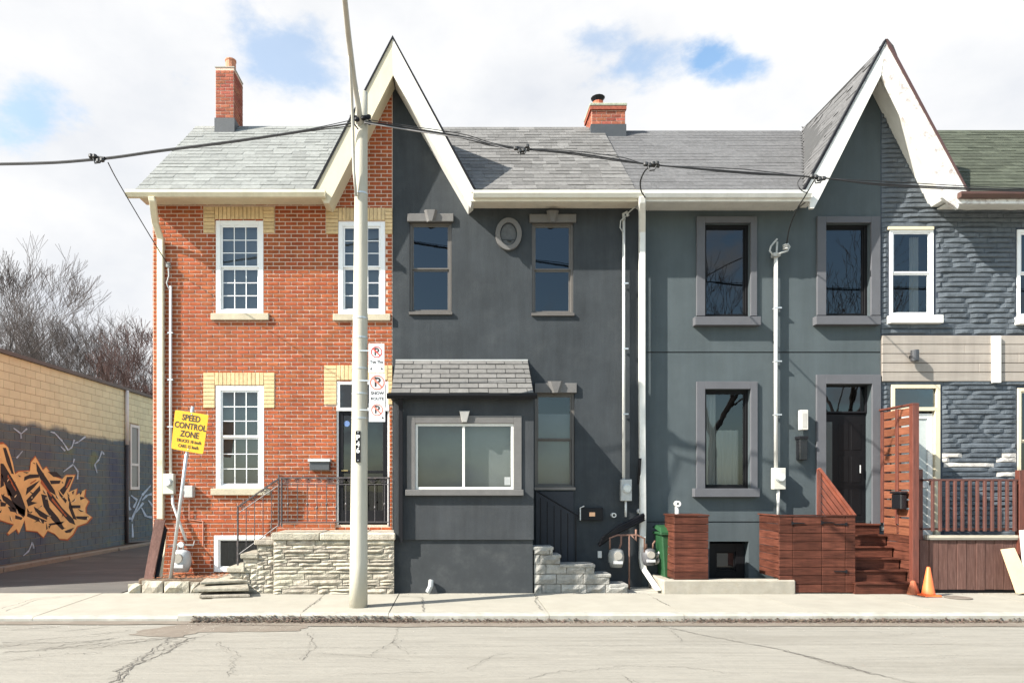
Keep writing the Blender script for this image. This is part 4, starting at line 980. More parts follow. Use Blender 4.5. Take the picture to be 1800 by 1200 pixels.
h = D_holes[3]; sash(D, h[0], h[1], h[2], h[3], YG-.02, creamwood, GLASS_D, PZ(775,YG), .06, .03)
# siding band
its = []; z = PZ(671,YG); n = 5; hh = (PZ(590,YG)-z)/n
for k in range(n):
    u = XD0; 
    while u < XD1:
        L_ = R.uniform(1.2, 2.6); x1_ = min(u+L_, XD1); its.append(((u+x1_)/2, z+(k+.5)*hh, x1_-u-.004, hh-.012, .03)); u += L_
bo = MB().box(XD0, XD1, YG-.02, YG, band[2], band[3]).build('siding', M('siding_gap',(.12,.1,.085),.9), D); pieces(bo, 'siding_board', WALLF(YG-.02), its, siding, 'plank')
MB().pbox(1746,590,1760,672,YG-.1,YG-.051).build('siding_post', white, D)
# door and transom
h = D_holes[2]; mb = MB(); frame_rect(mb, h[0], h[1], PZ(722,YG), h[3], .07, YG-.02, YG+.08); mb.box(h[1]-.10, h[1], YG-.02, YG+.08, h[2], PZ(722,YG)-.001); mb.box(h[0], h[0]+.06, YG-.02, YG+.08, h[2], PZ(722,YG)-.001)
tr = mb.build('door_frame', creamwood, D, bevel=.004); MB().box(h[0]+.07, h[1]-.07, YG+.03, YG+.035, PZ(722,YG)+.07, h[3]-.07).build('pane', GLASS, tr); room(tr, h[0]+.02, h[1]-.02, PZ(722,YG), h[3], YG+.09, .5, backing_m)
mb = MB(); a, b, c_, e = h[0]+.07, h[1]-.11, h[2], PZ(726,YG); frame_rect(mb, a, b, c_, e, .1, YG+.03, YG+.07, tb=.2); mb.box(a+.1, b-.1, YG+.035, YG+.065, c_+.95, c_+1.05)
dr = mb.build('door', white, D, bevel=.004); MB().box(a+.1, b-.1, YG+.05, YG+.055, c_+.2, e-.1).build('pane', M('pale_screen',(.42,.45,.43),.4), dr); MB().box(b-.07, b-.04, YG+.0, YG+.03, c_+1.0, c_+1.12).build('handle', blackm, dr)
# roof and gable
VXD = lambda Y: GC + (APC - roofz(Y, 9.9))/MC
roof_slope(D, shD, lambda Y: max(VXD(Y), GC), lambda Y: XD1+.1, 9.9)
gable_sides(D, 1, GC, APC, PX(1694,12.25), PZ(338,12.25), 12.24)
MB().pprism([(1558,72),(1564,78),(1702,334),(1690,345),(1684,367),(1656,347),(1551,132)], 12.205, 12.262).build('barge_board', peelwhite, D)
MB().prism([(PX(1668,12.262), PZ(345,12.262)), (PX(1554,12.262), PZ(118,12.262)), (PX(1554,12.262), PZ(105,12.262)), (PX(1690,12.262), PZ(345,12.262))], 12.265, YG).build('rake_soffit', white, D)
MB().pprism([(1558,68),(1565,75),(1703,334),(1701,335),(1562,80)], 12.18, 12.27).build('drip_edge', M('dark_red_edge',(.07,.035,.032),.6), D)
mb = MB(); mb.add([(GC-.01,12.2,APC+.03),(GC+.10,12.2,APC-.10),(GC+.17,12.2,APC-.28),(GC+.12,12.2,APC-.2),(GC-.01,12.45,APC+.03),(GC+.10,12.45,APC-.10),(GC+.17,12.45,APC-.28),(GC+.12,12.45,APC-.2)],[(0,1,2,3),(4,7,6,5),(0,4,5,1),(1,5,6,2)]); mb.build('ridge_cap', felt, D)
gutter(D, PX(1690,12.1), XD1+.1, EZ-.02, M('brown_gutter',(.075,.035,.026),.5), wd=.10, h=.10)
MB().box(PX(1684,EY), XD1+.1, EY-.003, EY+.03, 6.98, 7.15).build('fascia', peelwhite, D); MB().box(PX(1684,EY), XD1+.1, EY+.03, YG-.003, 7.09, 7.11).build('soffit', white, D)

# ------------------------------------------------------------------ bushes of service gear: helper builders
def conduit(mb, px, py0, py1, Y, r=.03): mb.tube([P(px,py0,Y), P(px,py1,Y)], r, 8)
def elec(px, py, Y, wd, ht, body, label, up, down=None, r=.028, name='electricity_meter'):
    """electric meter box with its riser conduit"""
    c_ = P(px, py, Y); t = thing(name, c_, label, 'electricity meter')
    MB().box(c_.x-wd/2, c_.x+wd/2, Y-.06, Y+.05, c_.z-ht/2, c_.z+ht/2).build('meter_box', body, t, bevel=.008)
    MB().disc_y((c_.x, Y-.13, c_.z+ht*.08), wd*.33, .07).build('meter_dial', M('meter_glass',(.5,.52,.5),.15,.1,8,0), t, smooth=False)
    MB().disc_y((c_.x, Y-.09, c_.z+ht*.08), wd*.40, .03).build('meter_ring', galv, t)
    MB().tube([(c_.x + up[2] if len(up)>2 else c_.x, up[0], c_.z+ht/2), (c_.x + (up[2] if len(up)>2 else 0), up[0], up[1])], r, 8).build('riser_conduit', pvc if body != metergrey or up[-1] == 9 else pvc, t, smooth=True)
    if down: MB().tube([(c_.x, Y, c_.z-ht/2), (c_.x, Y, down)], r*.8, 8).build('lower_conduit', pvc, t, smooth=True)
    for z in [c_.z+ht/2 + (up[1]-c_.z-ht/2)*k/4 for k in (1,2,3)]:
        MB().box(c_.x-r*1.8, c_.x+r*1.8, up[0]-r*1.1, up[0]+r*1.6, z-.012, z+.012).build('pipe_clip', galv, t)
    return t, c_
def insul(mb, c_, s_=.04):
    for k in range(3): mb.lathe((c_[0], c_[1], c_[2]-s_+k*s_*.7), [(s_*.5,0),(s_,.15*s_),(s_,.4*s_),(s_*.5,.6*s_)], 10)
# brick house meter, riser and wire bracket
t, c_ = elec(298, 850, YF-.11, .20, .38, M('cream_grey_box',(.5,.5,.42),.5,.08,6,.05), 'round-dial electricity meter on grey-white box low on the red brick wall', (YF-.06, PZ(503,YF-.06)))
mb = MB(); q = P(296,466,YF-.08); insul(mb, q, .045); mb.tube([q, P(297,485,YF-.1), P(293,498,YF-.09), P(297,507,YF-.08), P(299,503,YF-.07)], .014, 6); mb.build('service_bracket', metergrey, t)
mb = MB(); mb.tube([P(303,869,YF-.1), P(304,885,YF-.1), P(311,905,YF-.12), P(327,950,YF-.16)], .028, 8); mb.build('lower_conduit', pvc, t, smooth=True)
j = MB().box(PX(324,YF-.1), PX(340,YF-.1), YF-.14, YF-.01, PZ(874,YF-.1), PZ(853,YF-.1)).build('junction_box', M('pale_grey_box',(.42,.42,.4),.6,.08,8,.1), None, bevel=.01); tag(j, 'small pale grey junction box right of the electricity meter on red brick', 'junction box')
tag(MB().tube([P(333,874,YF-.05), P(333,913,YF-.05), P(357,916,YF-.06), P(357,958,YF-.06)], .013, 6).build('cable_pipe', M('terracotta_painted_pipe',(.42,.2,.14),.7), None), 'thin brick-coloured pipe stepping down below the junction box', 'pipe')
def gas_meter(px, py, Y, s_, body, label, pipes, pm):
    c_ = P(px, py, Y); t = thing('gas_meter', c_, label, 'gas meter')
    mb = MB(); n = 16; prof = [(.0,-.17),(.10,-.16),(.135,-.06),(.14,.04),(.12,.13),(.07,.16),(0.01,.165)]
    mb.lathe((c_.x, c_.y, c_.z), [(max(.01,a)*s_, b*s_) for a, b in prof], 16); mb.build('meter_body', body, t, smooth=True)
    MB().disc_y((c_.x, c_.y-.16*s_, c_.z+.05*s_), .07*s_, .06, 16).build('meter_dial', M('dial_face',(.32,.3,.26),.3), t)
    MB().box(c_.x-.08*s_, c_.x+.08*s_, c_.y-.15*s_, c_.y-.1, c_.z-.09*s_, c_.z-.04*s_).build('meter_plate', M('aluminium_plate',(.5,.5,.5),.4), t)
    mb = MB()
    for pts, r in pipes: mb.tube([P(a, b, Y+(.0 if len(q)<3 else q[2])) for q in pts for a, b in [q[:2]]], r, 8)
    mb.build('pipework', pm, t, smooth=True); return t
t = gas_meter(319, 985, YF-.28, 1.25, M('gas_grey',(.45,.47,.47),.45,.1,8,.05), 'grey gas meter below the red brick wall beside the slanting sign post', [([(322,966),(322,958),(318,952),(314,955),(312,968)], .018), ([(296,960),(310,957),(340,958,.1),(342,950,.2)], .014)], metergrey)
MB().disc_y(P(318,957,YF-.33), .05, .05).build('regulator', M('gas_grey',(.45,.47,.47)), t)
# mailbox on the brick
mbx = thing('mailbox', P(561,826,YF-.05), 'small dark mailbox with a pale lid on red brick beside the railing', 'mailbox')
MB().pbox(544,811,579,826,YF-.14,YF-.011).build('box', M('dark_grey_box',(.06,.065,.07),.4), mbx, bevel=.008)
MB().pbox(541,806,580,811,YF-.17,YF-.011).build('lid', M('pale_lid',(.55,.56,.56),.35), mbx, bevel=.004)

# dark house gear
t, c_ = elec(1100, 861, YF-.12, .20, .40, metergrey, 'grey electricity meter on the dark house wall beside the white downspout', (YF-.09, PZ(384,YF-.09), -.03), PZ(908,YF-.12))
mb = MB(); mb.tube([P(1097,386,YF-.1), P(1096,376,YF-.12), P(1101,373,YF-.14), P(1104,380,YF-.14)], .03, 8); mb.tube([P(1100,380,YF-.15), P(1091,388,YF-.15), P(1090,400,YF-.12), P(1095,408,YF-.12)], .012, 6); mb.tube([P(1101,377,YF-.15), P(1115,365,YF-.25), P(1128,358,12.2), P(1133,350,12.1)], .012, 6); mb.build('weatherhead', metergrey, t)
gas_meter(1083, 980, YF-.3, 1.05, M('pale_gas_meter',(.28,.28,.26),.5,.1,8,.05), 'pale gas meter with rusty pipes beside the stone side steps', [([(1072,965),(1072,945),(1085,940),(1120,940),(1133,946),(1133,970)], .018), ([(1088,965),(1092,955),(1092,940)], .018), ([(1106,940),(1106,1036)], .016), ([(1110,940),(1118,950),(1118,930)], .02)], copper)
mt2 = gas_meter(1141, 978, YF-.25, .95, M('dark_gas_meter',(.09,.09,.095),.5,.1,8,.05), 'smaller gas meter with a dark body behind the foot of the white downspout', [([(1136,965),(1136,955)], .02), ([(1148,965),(1148,955),(1152,950)], .018)], copper)
vp = thing('wall_vents', P(1160,975,YF-.2), 'pair of grey plastic vent pipes beside the green bin', 'vent pipe')
MB().tube([P(1150,980,YF-.1), P(1172,962,YF-.35)], .045, 10).build('pipe', pvc, vp, smooth=True); MB().tube([P(1152,988,YF-.1), P(1174,976,YF-.35)], .045, 10).build('pipe', pvc, vp, smooth=True)
mb = MB(); 
for k in range(3): mb.tube([P(1052+k*3,958-k*5,YF-.25), P(1085+k*2,935-k*5,YF-.25), P(1132,912-k*4,YF-.22)], .035, 8)
tag(mb.build('drain_pipe', blackm, None, smooth=True), 'bundle of black pipes slanting up the dark wall above the gas meter', 'pipe')
tag(MB().tube([P(1125,805,YF-.2), P(1124,820,YF-.18), P(1123,850,YF-.05)], .03, 8).build('wall_bracket', blackm, None), 'black bracket sticking out of the dark wall left of white downspout', 'bracket')
lb = thing('letter_box', P(1039,902,YF-.05), 'black letter box with a small peach label in the dark wall shade', 'mailbox')
MB().pbox(1020,892,1060,914,YF-.10,YF-.006).build('box', blackm, lb, bevel=.006); MB().pbox(1036,900,1046,907,YF-.108,YF-.101).build('label_plate', M('peach_plate',(.8,.45,.25),.5,0,3,0), lb)
for px, py, lab in ((1079,905,'small round white vent cap beside the black letter box'), (1125,898,'small round white vent cap touching the white downspout')):
    o = MB(); o.ring_y(P(px,py,YF-.08), .045, .045, .018, YF-.1, YF-.006, 16); o.build('vent_cap', pvc, B)
o = MB().pbox(1051,968,1058,980,YF-.05,YF-.006).build('outlet_box', pvc, None, bevel=.004); tag(o, 'tiny pale outlet box low on the dark wall above the steps', 'outlet')
tag(MB().tube([P(1020,914,YF-.1), P(1020,892,YF-.1), P(1027,889,YF-.12)], .012, 6).build('tap_pipe', pvc, None), 'thin bent white-topped pipe left of the black letter box', 'pipe')

# grey house gear
t, c_ = elec(1368, 841, YG-.12, .23, .40, M('pale_beige_box',(.5,.49,.43),.5,.06,6,.05), 'beige electricity meter on the blue-grey wall above the wooden gate box', (YG-.09, PZ(448,YG-.09), -.03), PZ(906,YG-.1), r=.036)
mb = MB(); mb.tube([P(1365,448,YG-.09), P(1366,425,YG-.1)], .02, 6)
mb.tube([P(1366,420,YG-.14), P(1355,433,YG-.14), P(1353,441,YG-.14), P(1358,447,YG-.14), P(1372,445,YG-.2), P(1384,441,YG-.2), P(1388,434,YG-.2), P(1384,428,YG-.2)], .018, 6)
mb.box(PX(1358,YG-.12), PX(1370,YG-.12), YG-.17, YG-.05, PZ(452,YG-.1), PZ(446,YG-.1)); mb.build('weatherhead', metergrey, t, smooth=False)
mb = MB(); insul(mb, P(1381,434,YG-.2), .05); mb.build('insulator', pvc, t)
wl_ = thing('wall_lamp', P(1414,755,YG-.05), 'slim pale up-and-down wall lamp beside the black front door', 'wall lamp')
MB().pbox(1408,720,1421,755,YG-.16,YG-.05).build('lamp_body', M('pale_lamp',(.52,.5,.46),.5), wl_, bevel=.008); MB().pbox(1406,732,1410,744,YG-.05,YG-.001).build('back_plate', pvc, wl_); MB().pbox(1411,726,1418,751,YG-.164,YG-.16).build('lens', M('lamp_lens',(.4,.38,.35),.2), wl_)
nb = thing('mail_slot_box', P(1413,810,YG-.05), 'narrow black mailbox hanging below the slim pale wall lamp', 'mailbox')
MB().pbox(1406,768,1420,808,YG-.15,YG-.001).build('box', M('gloss_black',(.01,.01,.012),.25), nb, bevel=.01); MB().pbox(1405,766,1421,771,YG-.17,YG-.001).build('lid', blackm, nb, bevel=.004)
wl2 = thing('wall_lamp', P(1608,635,YG-.1), 'small dark cylinder lamp on the beige siding band', 'wall lamp'); c_ = P(1608,635,YG-.16)
MB().lathe((c_.x, c_.y, c_.z), [(.065,0),(.07,.01),(.07,.2),(.065,.21)], 16).build('lamp_body', M('lamp_grey',(.06,.06,.065),.35,metal=.4), wl2, smooth=False); MB().box(c_.x-.03,c_.x+.03,c_.y+.06,YG-.051,c_.z+.07,c_.z+.13).build('bracket', blackm, wl2)
vp = thing('vent_pipe', P(1191,905,12.3), 'white plastic vent pipe rising behind the left wooden bin box', 'vent pipe')
MB().tube([P(1190,935,12.3), P(1190,888,12.3)], .035, 10).build('pipe', pvc, vp, smooth=True); mb = MB(); mb.ring_y(P(1191,885,12.25), .055, .055, .03, 12.22, 12.3, 16); mb.build('elbow', pvc, vp)

# ------------------------------------------------------------------ stone stoop and railing of the brick house
YS = 11.78
st = thing('stone_stoop', P(560,1043,YS), 'pale limestone stoop with side steps in front of the red brick house', 'stoop')
ZT = PZ(936,YS)
core = MB().box(PX(481,YS), PX(692,YS), YS+.02, YF-.04, -.05, ZT-.12).build('stone_core', limej, st)
pieces(core, 'stone', WALLF(YS+.02), ledge_items(PX(480,YS), PX(693,YS), -.01, ZT-.13, (.055,.125), (.2,.65), .012, .038, [], split=.25), lime, 'rough')
stepx = [(452,481,948), (428,452,972), (403,428,996)]
for a, b, py in stepx:
    y0 = YS+.10; z = PZ(py, y0)
    s1 = MB().box(PX(a,y0), PX(b,y0)+.02, y0+.02, YF-.04, -.05, z-.09).build('step_core', limej, st)
    pieces(s1, 'stone', WALLF(y0+.02), ledge_items(PX(a,y0)-.01, PX(b,y0)+.01, 0.0, z-.09, (.06,.12), (.14,.4), .012, .038, []), lime, 'rough')
    MB().box(PX(a,y0)-.04, PX(b,y0)+.03, y0-.05, YF-.05, z-.09, z).build('tread', lime, st, bevel=.014)
for i, (a, b) in enumerate(((478,562),(563,640),(641,695))):
    MB().box(PX(a,YS), PX(b,YS), YS-.05, YF-.012, ZT-.125, ZT+R.uniform(-.006,.0)).build('slab', lime, st, bevel=.014)
rl = thing('iron_railing', P(550,925,YS+.1), 'ornate wrought iron railing with scrollwork around the limestone stoop', 'railing')
YR = YS+.07; z0, z1 = ZT, PZ(838,YR)
def rtube(name, pts, r=.012, n=6): return MB().tube(pts, r, n).build(name, iron, rl)
tops = [P(418,889,YR), P(492,838,YR), P(684,838,YR)]
for a, b in zip(tops[:-1], tops[1:]):
    d_ = (b-a).normalized(); up = Vector((0,0,1))
    mb = MB(); w_ = .02; h_ = .014
    for s_ in (1,): mb.add([a+Vector((0,-w_,0)), a+Vector((0,w_,0)), b+Vector((0,w_,0)), b+Vector((0,-w_,0)), a+Vector((0,-w_,-2*h_)), a+Vector((0,w_,-2*h_)), b+Vector((0,w_,-2*h_)), b+Vector((0,-w_,-2*h_))], [(0,1,2,3),(4,7,6,5),(0,3,7,4),(1,5,6,2),(0,4,5,1),(3,2,6,7)])
    mb.build('top_rail', iron, rl)
    rtube('mid_rail', [a+Vector((0,0,-.13)), b+Vector((0,0,-.13))], .008)
rtube('bottom_rail', [P(492,917,YR), P(684,917,YR)], .010); rtube('bottom_rail', [P(418,975,YR), P(492,921,YR)], .010)
for px, y0_, y1_ in ((418,889,993), (490,834,925), (495,838,925), (684,838,925)):
    rtube('post', [P(px,y0_,YR), P(px,y1_,YR)], .017)
for k in range(11):
    px = 506+k*17
    if px > 680: break
    rtube('baluster', [P(px,850,YR), P(px,917,YR)], .0075); MB().lathe(P(px,886+6*(k%2),YR), [(.008,-.03),(.018,-.01),(.018,.01),(.008,.03)], 8).build('knuckle', iron, rl)
for k in range(1, 5):
    t_ = k/5; a = P(418,889,YR).lerp(P(492,838,YR), t_); b = P(418,975,YR).lerp(P(492,921,YR), t_)
    rtube('baluster', [a+Vector((0,0,-.13)), b], .0075)
def scroll(c_, s_, fl=1):
    pts = []
    for i in range(22):
        t_ = i/21; a = t_*4.2*math.pi/1.4; r = s_*(1-.75*t_); pts.append((c_[0]+fl*(math.cos(a)*r - s_*.6), c_[1], c_[2]+math.sin(a)*r*.9))
    return pts
for k in range(20):
    px = 500+k*9.4
    if px > 680: break
    c_ = P(px, 845, YR); MB().tube(scroll(c_, .05, 1 if k % 2 else -1), .006, 5).build('scroll', iron, rl)
for k in range(8):
    t_ = (k+.6)/8; c_ = P(418,896,YR).lerp(P(492,845,YR), t_); MB().tube(scroll(c_, .05, 1 if k % 2 else -1), .006, 5).build('scroll', iron, rl)

# raised bed edging, flagstones, soil
struct(MB().box(XA0+.05, PX(410,12.2), 12.0, YF, -.05, .235).build('planting_bed', dirt_m, bevel=.02))
for i, (a, b, c0, c1) in enumerate([(250,288,1020,1040),(289,334,1021,1040),(335,352,1022,1038),(226,249,1026,1042)]):
    y0_ = 11.93; w_ = PX(b,y0_)-PX(a,y0_)
    vs, fs = unit_piece('rough', w_-.02, PZ(c0,y0_)+.0, .07, 50+i)
    cx = PX((a+b)/2, y0_); hz = PZ(c0,y0_)
    mb = MB().add([(cx+v[0], y0_-v[2], hz/2+v[1]) for v in vs], fs); mb.box(cx-w_/2+.015, cx+w_/2-.015, y0_, y0_+.22, -.02, hz-.01)
    tag(mb.build('edging_stone', lime, None), ['long limestone edging block below the leaning boards','limestone edging block in front of the sign post foot','short limestone edging chunk nearest the flat flagstones','low wedge of limestone edging at the alley corner'][i], 'edging stone', 'limestone edging blocks along the bed')
for i, (pts, z, hgt) in enumerate([([(340,1034),(366,1016),(432,1012),(438,1032)], .16, .06), ([(352,1022),(372,1007),(440,1004),(436,1018)], .24, .05), ([(350,1046),(356,1038),(420,1036),(440,1044)], .05, .05)]):
    poly = []
    for px, py in pts:
        Y = (H-z)*F/(py-860); poly.append((PX(px,Y), Y))
    n = len(poly); vs = [(x, y, z) for x, y in poly] + [(x, y, z-hgt) for x, y in poly]
    mb = MB().add(vs, [tuple(range(n)), tuple(range(n,2*n))[::-1]] + [(k, (k+1)%n, (k+1)%n+n, k+n) for k in range(n)])
    tag(mb.build('flagstone', lime, None, bevel=.012), ['middle flat flagstone in the loose stack by the stoop','topmost flat flagstone of the loose stack under the basement window','lowest thin flagstone lying on the sidewalk edge by the stoop'][i], 'flagstone', 'loose flat stones left of the stoop')
rb = MB()
for _ in range(40):
    x = R.uniform(PX(335,12), PX(430,12)); y_ = R.uniform(11.9, 12.3); s_ = R.uniform(.03,.08)
    vs, fs = unit_piece('rough', s_*2, s_*1.3, s_*.8, _); rb.add([(x+v[0], y_-v[2], max(0,.02+v[1]+.06*(y_-11.8))) for v in vs], fs)
tag(rb.build('rubble', lime2, None), kind='stuff')
# leaning boards beside the downspout
lbd = thing('leaning_boards', P(275,1022,12.1), 'dark brown boards leaning on the corner of the red brick house', 'boards')
for i, (a, b, c_, d_, m_) in enumerate([((252,1021),(268,1021),(290,914),(272,912),skirtw), ((270,1020),(277,1020),(293,930),(288,922),blackm), ((279,1019),(284,1019),(292,940),(288,938),creamwood)]):
    y_ = 12.0+.06*i; lo = [P(*a,y_), P(*b,y_)]; hi = [P(*c_,y_+.45), P(*d_,y_+.45)]
    q = lo + hi; off = Vector((0,.03,.0)); vs = [v for v in q] + [v+off for v in q]
    MB().add(vs, [(0,1,2,3),(7,6,5,4),(0,4,5,1),(1,5,6,2),(2,6,7,3),(3,7,4,0)]).build('board', m_, lbd)

# slanting SPEED CONTROL ZONE sign
sg = thing('speed_sign', P(300,1020,12.05), 'yellow speed control zone sign on a slanting steel post', 'sign')
MB().tube([P(299,1022,12.05), P(339,714,12.05)], .032, 8).build('post', galv, sg, smooth=True)
yl = M('yellow_sign', (.74, .39, .012), .5, .05, 5, .02, 40); ylb = M('sign_black', (.03,.025,.02), .6, 0, 3, 0)
ys_ = 12.0; cs = [P(308,720,ys_), P(367,729,ys_), P(357,798,ys_), P(301,788,ys_)]
mb = MB(); cen = sum(cs, Vector())/4; pl_ = []
for i in range(4):
    c0 = cs[i]; p_ = cs[i-1]; n_ = cs[(i+1)%4]; r_ = .045
    a = c0 + (p_-c0).normalized()*r_; b = c0 + (n_-c0).normalized()*r_
    pl_ += [a, c0*.72+(a+b)*.14, b]
mb.prism([(v.x, v.z) for v in pl_], ys_-.006, ys_+.002); mb.build('sign_panel', yl, sg)
ax_ = (cs[1]-cs[0]).normalized(); dn = (cs[3]-cs[0]).normalized(); roll = -math.atan2(ax_.z, ax_.x); wid = (cs[1]-cs[0]).length; hgt = (cs[3]-cs[0]).length
tc = (cs[0]+cs[1])/2
for txt, f, s_, sx in (('SPEED',.16,.148,.82), ('CONTROL',.37,.148,.80), ('ZONE',.58,.148,.82), ('TRUCKS 10 km/h',.755,.076,.80), ('CARS 15 km/h',.89,.076,.80)):
    p_ = tc + dn*hgt*f; letter(sg, txt, s_, p_.x, ys_-.0085, p_.z, ylb, roll, sx)
for f in (.05, .95): q = tc + dn*hgt*f; MB().disc_y((q.x, ys_-.012, q.z), .012, .01, 8).build('bolt', galv, sg)

# ------------------------------------------------------------------ side steps of dark house (stone blocks) and dark railing
ss = thing('side_steps', P(1010,1042,11.95), 'grey split-face stone side steps right of the charcoal porch', 'steps')
YQ = 11.95; rows_ = [(1042,1026,938,1103), (1026,1008,938,1073), (1008,991,938,1045), (991,974,938,985), (974,960,938,972)]
for i, (yb_, yt_, a, b) in enumerate(rows_):
    z0_, z1_ = PZ(yb_,YQ), PZ(yt_,YQ)
    co = MB().box(PX(a,YQ)+.01, PX(b,YQ)-.01, YQ+.01, YF-.35, z0_-.01, z1_-.05).build('step_core', limej, ss)
    pieces(co, 'stone', WALLF(YQ+.01), ledge_items(PX(a,YQ), PX(b,YQ), z0_, z1_-.002, (z1_-z0_, z1_-z0_+.001), (.28,.5), .012, .045, []), lime2, 'rough')
    nb_ = rows_[i+1][3] if i < 4 else 938
    MB().box(PX(nb_,YQ)-.02, PX(b,YQ)+.01, YQ-.03, YF-.36, z1_-.06, z1_).build('tread', lime2, ss, bevel=.012)
dr_ = thing('dark_railing', P(975,985,12.3), 'black metal handrail in the shade beside the porch side steps', 'railing')
for px in (950,962,974,986,998): MB().tube([P(px,875+(px-950)*.55,12.4), P(px,985,12.4)], .01, 6).build('baluster', blackm, dr_)
MB().tube([P(942,862,12.4), P(1016,906,12.4), P(1016,912,12.4)], .018, 6).build('top_rail', blackm, dr_); MB().tube([P(1012,905,12.4), P(1012,990,12.4)], .016, 6).build('post', blackm, dr_)
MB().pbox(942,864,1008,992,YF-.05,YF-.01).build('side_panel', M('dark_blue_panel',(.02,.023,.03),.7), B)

# ------------------------------------------------------------------ green bin
gb = thing('green_bin', P(1178,1018,12.3), 'green wheeled bin half hidden behind the left wooden box', 'bin')
gm = M('green_plastic', (.012,.06,.020), .55, .08, 6, .03)
x0, x1 = PX(1162,12.25), PX(1205,12.25); zt = PZ(940,12.25); zb = PZ(1018,12.25)
mb = MB(); mb.add([(x0+.06,12.25,zb),(x1-.06,12.25,zb),(x1-.06,12.62,zb),(x0+.06,12.62,zb),(x0,12.2,zt),(x1,12.2,zt),(x1,12.66,zt),(x0,12.66,zt)], [(0,3,2,1),(4,5,6,7),(0,1,5,4),(1,2,6,5),(2,3,7,6),(3,0,4,7)]); mb.build('body', gm, gb, bevel=.02)
MB().box(x0-.03, x1+.03, 12.17, 12.68, zt, zt+.05).build('rim', gm, gb, bevel=.012)
MB().add([(x0-.03,12.17,zt+.05),(x1+.03,12.17,zt+.05),(x1+.03,12.68,zt+.13),(x0-.03,12.68,zt+.13),(x0,12.3,zt+.14),(x1,12.3,zt+.14),(x1,12.6,zt+.17),(x0,12.6,zt+.17)], [(0,1,5,4),(1,2,6,5),(2,3,7,6),(3,0,4,7),(4,5,6,7)]).build('lid', gm, gb, bevel=.008)
MB().box((x0+x1)/2-.1, (x0+x1)/2+.02, 12.19, 12.21, zt-.4, zt-.1).build('sticker', white, gb)

# ------------------------------------------------------------------ wooden boxes, gate, concrete kerb
tag(MB().box(PX(1166,11.8), PX(1399,11.8), 11.8, 12.02, -.02, PZ(1019,11.8)).box(PX(1166,11.8), PX(1185,11.8), 12.021, 12.74, -.02, PZ(1019,11.8)-.003).build('well_kerb', M('old_concrete',(.30,.275,.225),.9,.15,5,.5,60,dirt=((.26,.22,.16),.5,6)), None, bevel=.02), 'low rough concrete kerb around the basement window well', 'kerb')
zk = PZ(1019,11.8)
bx = thing('wooden_bin_box', P(1214,1018,11.83), 'small red-stained plank box standing left on the concrete kerb', 'wooden box')
def plank_wall(parent, x0, x1, z0, z1, Y, n, mat=redwood, d=.025, cuts=()):
    its = []; hh = (z1-z0)/n; xs = [x0, *cuts, x1]
    for k in range(n):
        for a, b in zip(xs[:-1], xs[1:]): its.append(((a+b)/2, z0+(k+.5)*hh, b-a-.01, hh-.009, d*R.uniform(.85,1.1)))
    pieces(parent, 'plank', WALLF(Y), its, mat, 'plank')
def plank_side(parent, X, y0, y1, z0, z1, n, mat=redwood, d=.025, nx=-1):
    hh = (z1-z0)/n
    fr = (Vector((X,0,0)), Vector((0,-1,0)), Vector((0,0,1)), Vector((-1,0,0))) if nx < 0 else (Vector((X,0,0)), Vector((0,1,0)), Vector((0,0,1)), Vector((1,0,0)))
    pieces(parent, 'plank', fr, [((-1 if nx < 0 else 1)*(y0+y1)/2, z0+(k+.5)*hh, y1-y0-.008, hh-.009, d) for k in range(n)] if True else [], mat, 'plank')
Y0 = 11.84; xa, xb = PX(1185,Y0), PX(1246,Y0); zt = PZ(907,Y0)
fr_ = MB().box(xa+.03, xb-.03, Y0+.03, Y0+.55, zk, zt-.02).build('frame', M('box_dark_frame',(.03,.015,.012),.9), bx)
plank_wall(bx, xa, xb, zk, zt, Y0+.03, 8); plank_side(bx, xa+.03, Y0+.03, Y0+.55, zk, zt, 8)
MB().box(xa-.01, xb+.01, Y0-.01, Y0+.58, zt, zt+.03).build('lid', redwood, bx, bevel=.004)
Y0 = 11.82; xa, xb = PX(1370,Y0), PX(1505,Y0); zt = PZ(907,Y0)
gt = thing('wooden_gate_box', P(1437,1040,Y0), 'large red-stained plank enclosure with double gate and black hinges', 'wooden enclosure')
MB().box(xa+.03, xb-.03, Y0+.04, Y0+.07, .02, zt-.02).build('frame', M('box_dark_frame',(.03,.015,.012),.9), gt)
plank_wall(gt, xa+.0, xb, .015, zt, Y0+.04, 9, cuts=(PX(1395,Y0), PX(1446,Y0), PX(1487,Y0)))
plank_side(gt, xa+.03, Y0+.04, Y0+.8, zk+.02, zt, 8)
MB().box(xa-.015, xb+.01, Y0-.0, Y0+.08, zt, zt+.025).build('top_cap', redwood, gt, bevel=.003); MB().box(xa-.015, xa+.05, Y0+.081, Y0+.82, zt, zt+.025).build('top_cap', redwood, gt, bevel=.003)
for px, py, dx in ((1395,919,1),(1447,918,1),(1487,921,-1),(1487,1004,-1)):
    q = P(px,py,Y0-.01); mb = MB(); mb.prism([(q.x-.03*dx,q.z-.035),(q.x+.02*dx,q.z-.012),(q.x+.2*dx,q.z-.006),(q.x+.2*dx,q.z+.006),(q.x+.02*dx,q.z+.012),(q.x-.03*dx,q.z+.035)], Y0-.004, Y0+.008); mb.build('hinge', blackm, gt)
# dirt patch / ground in window well is the yard itself

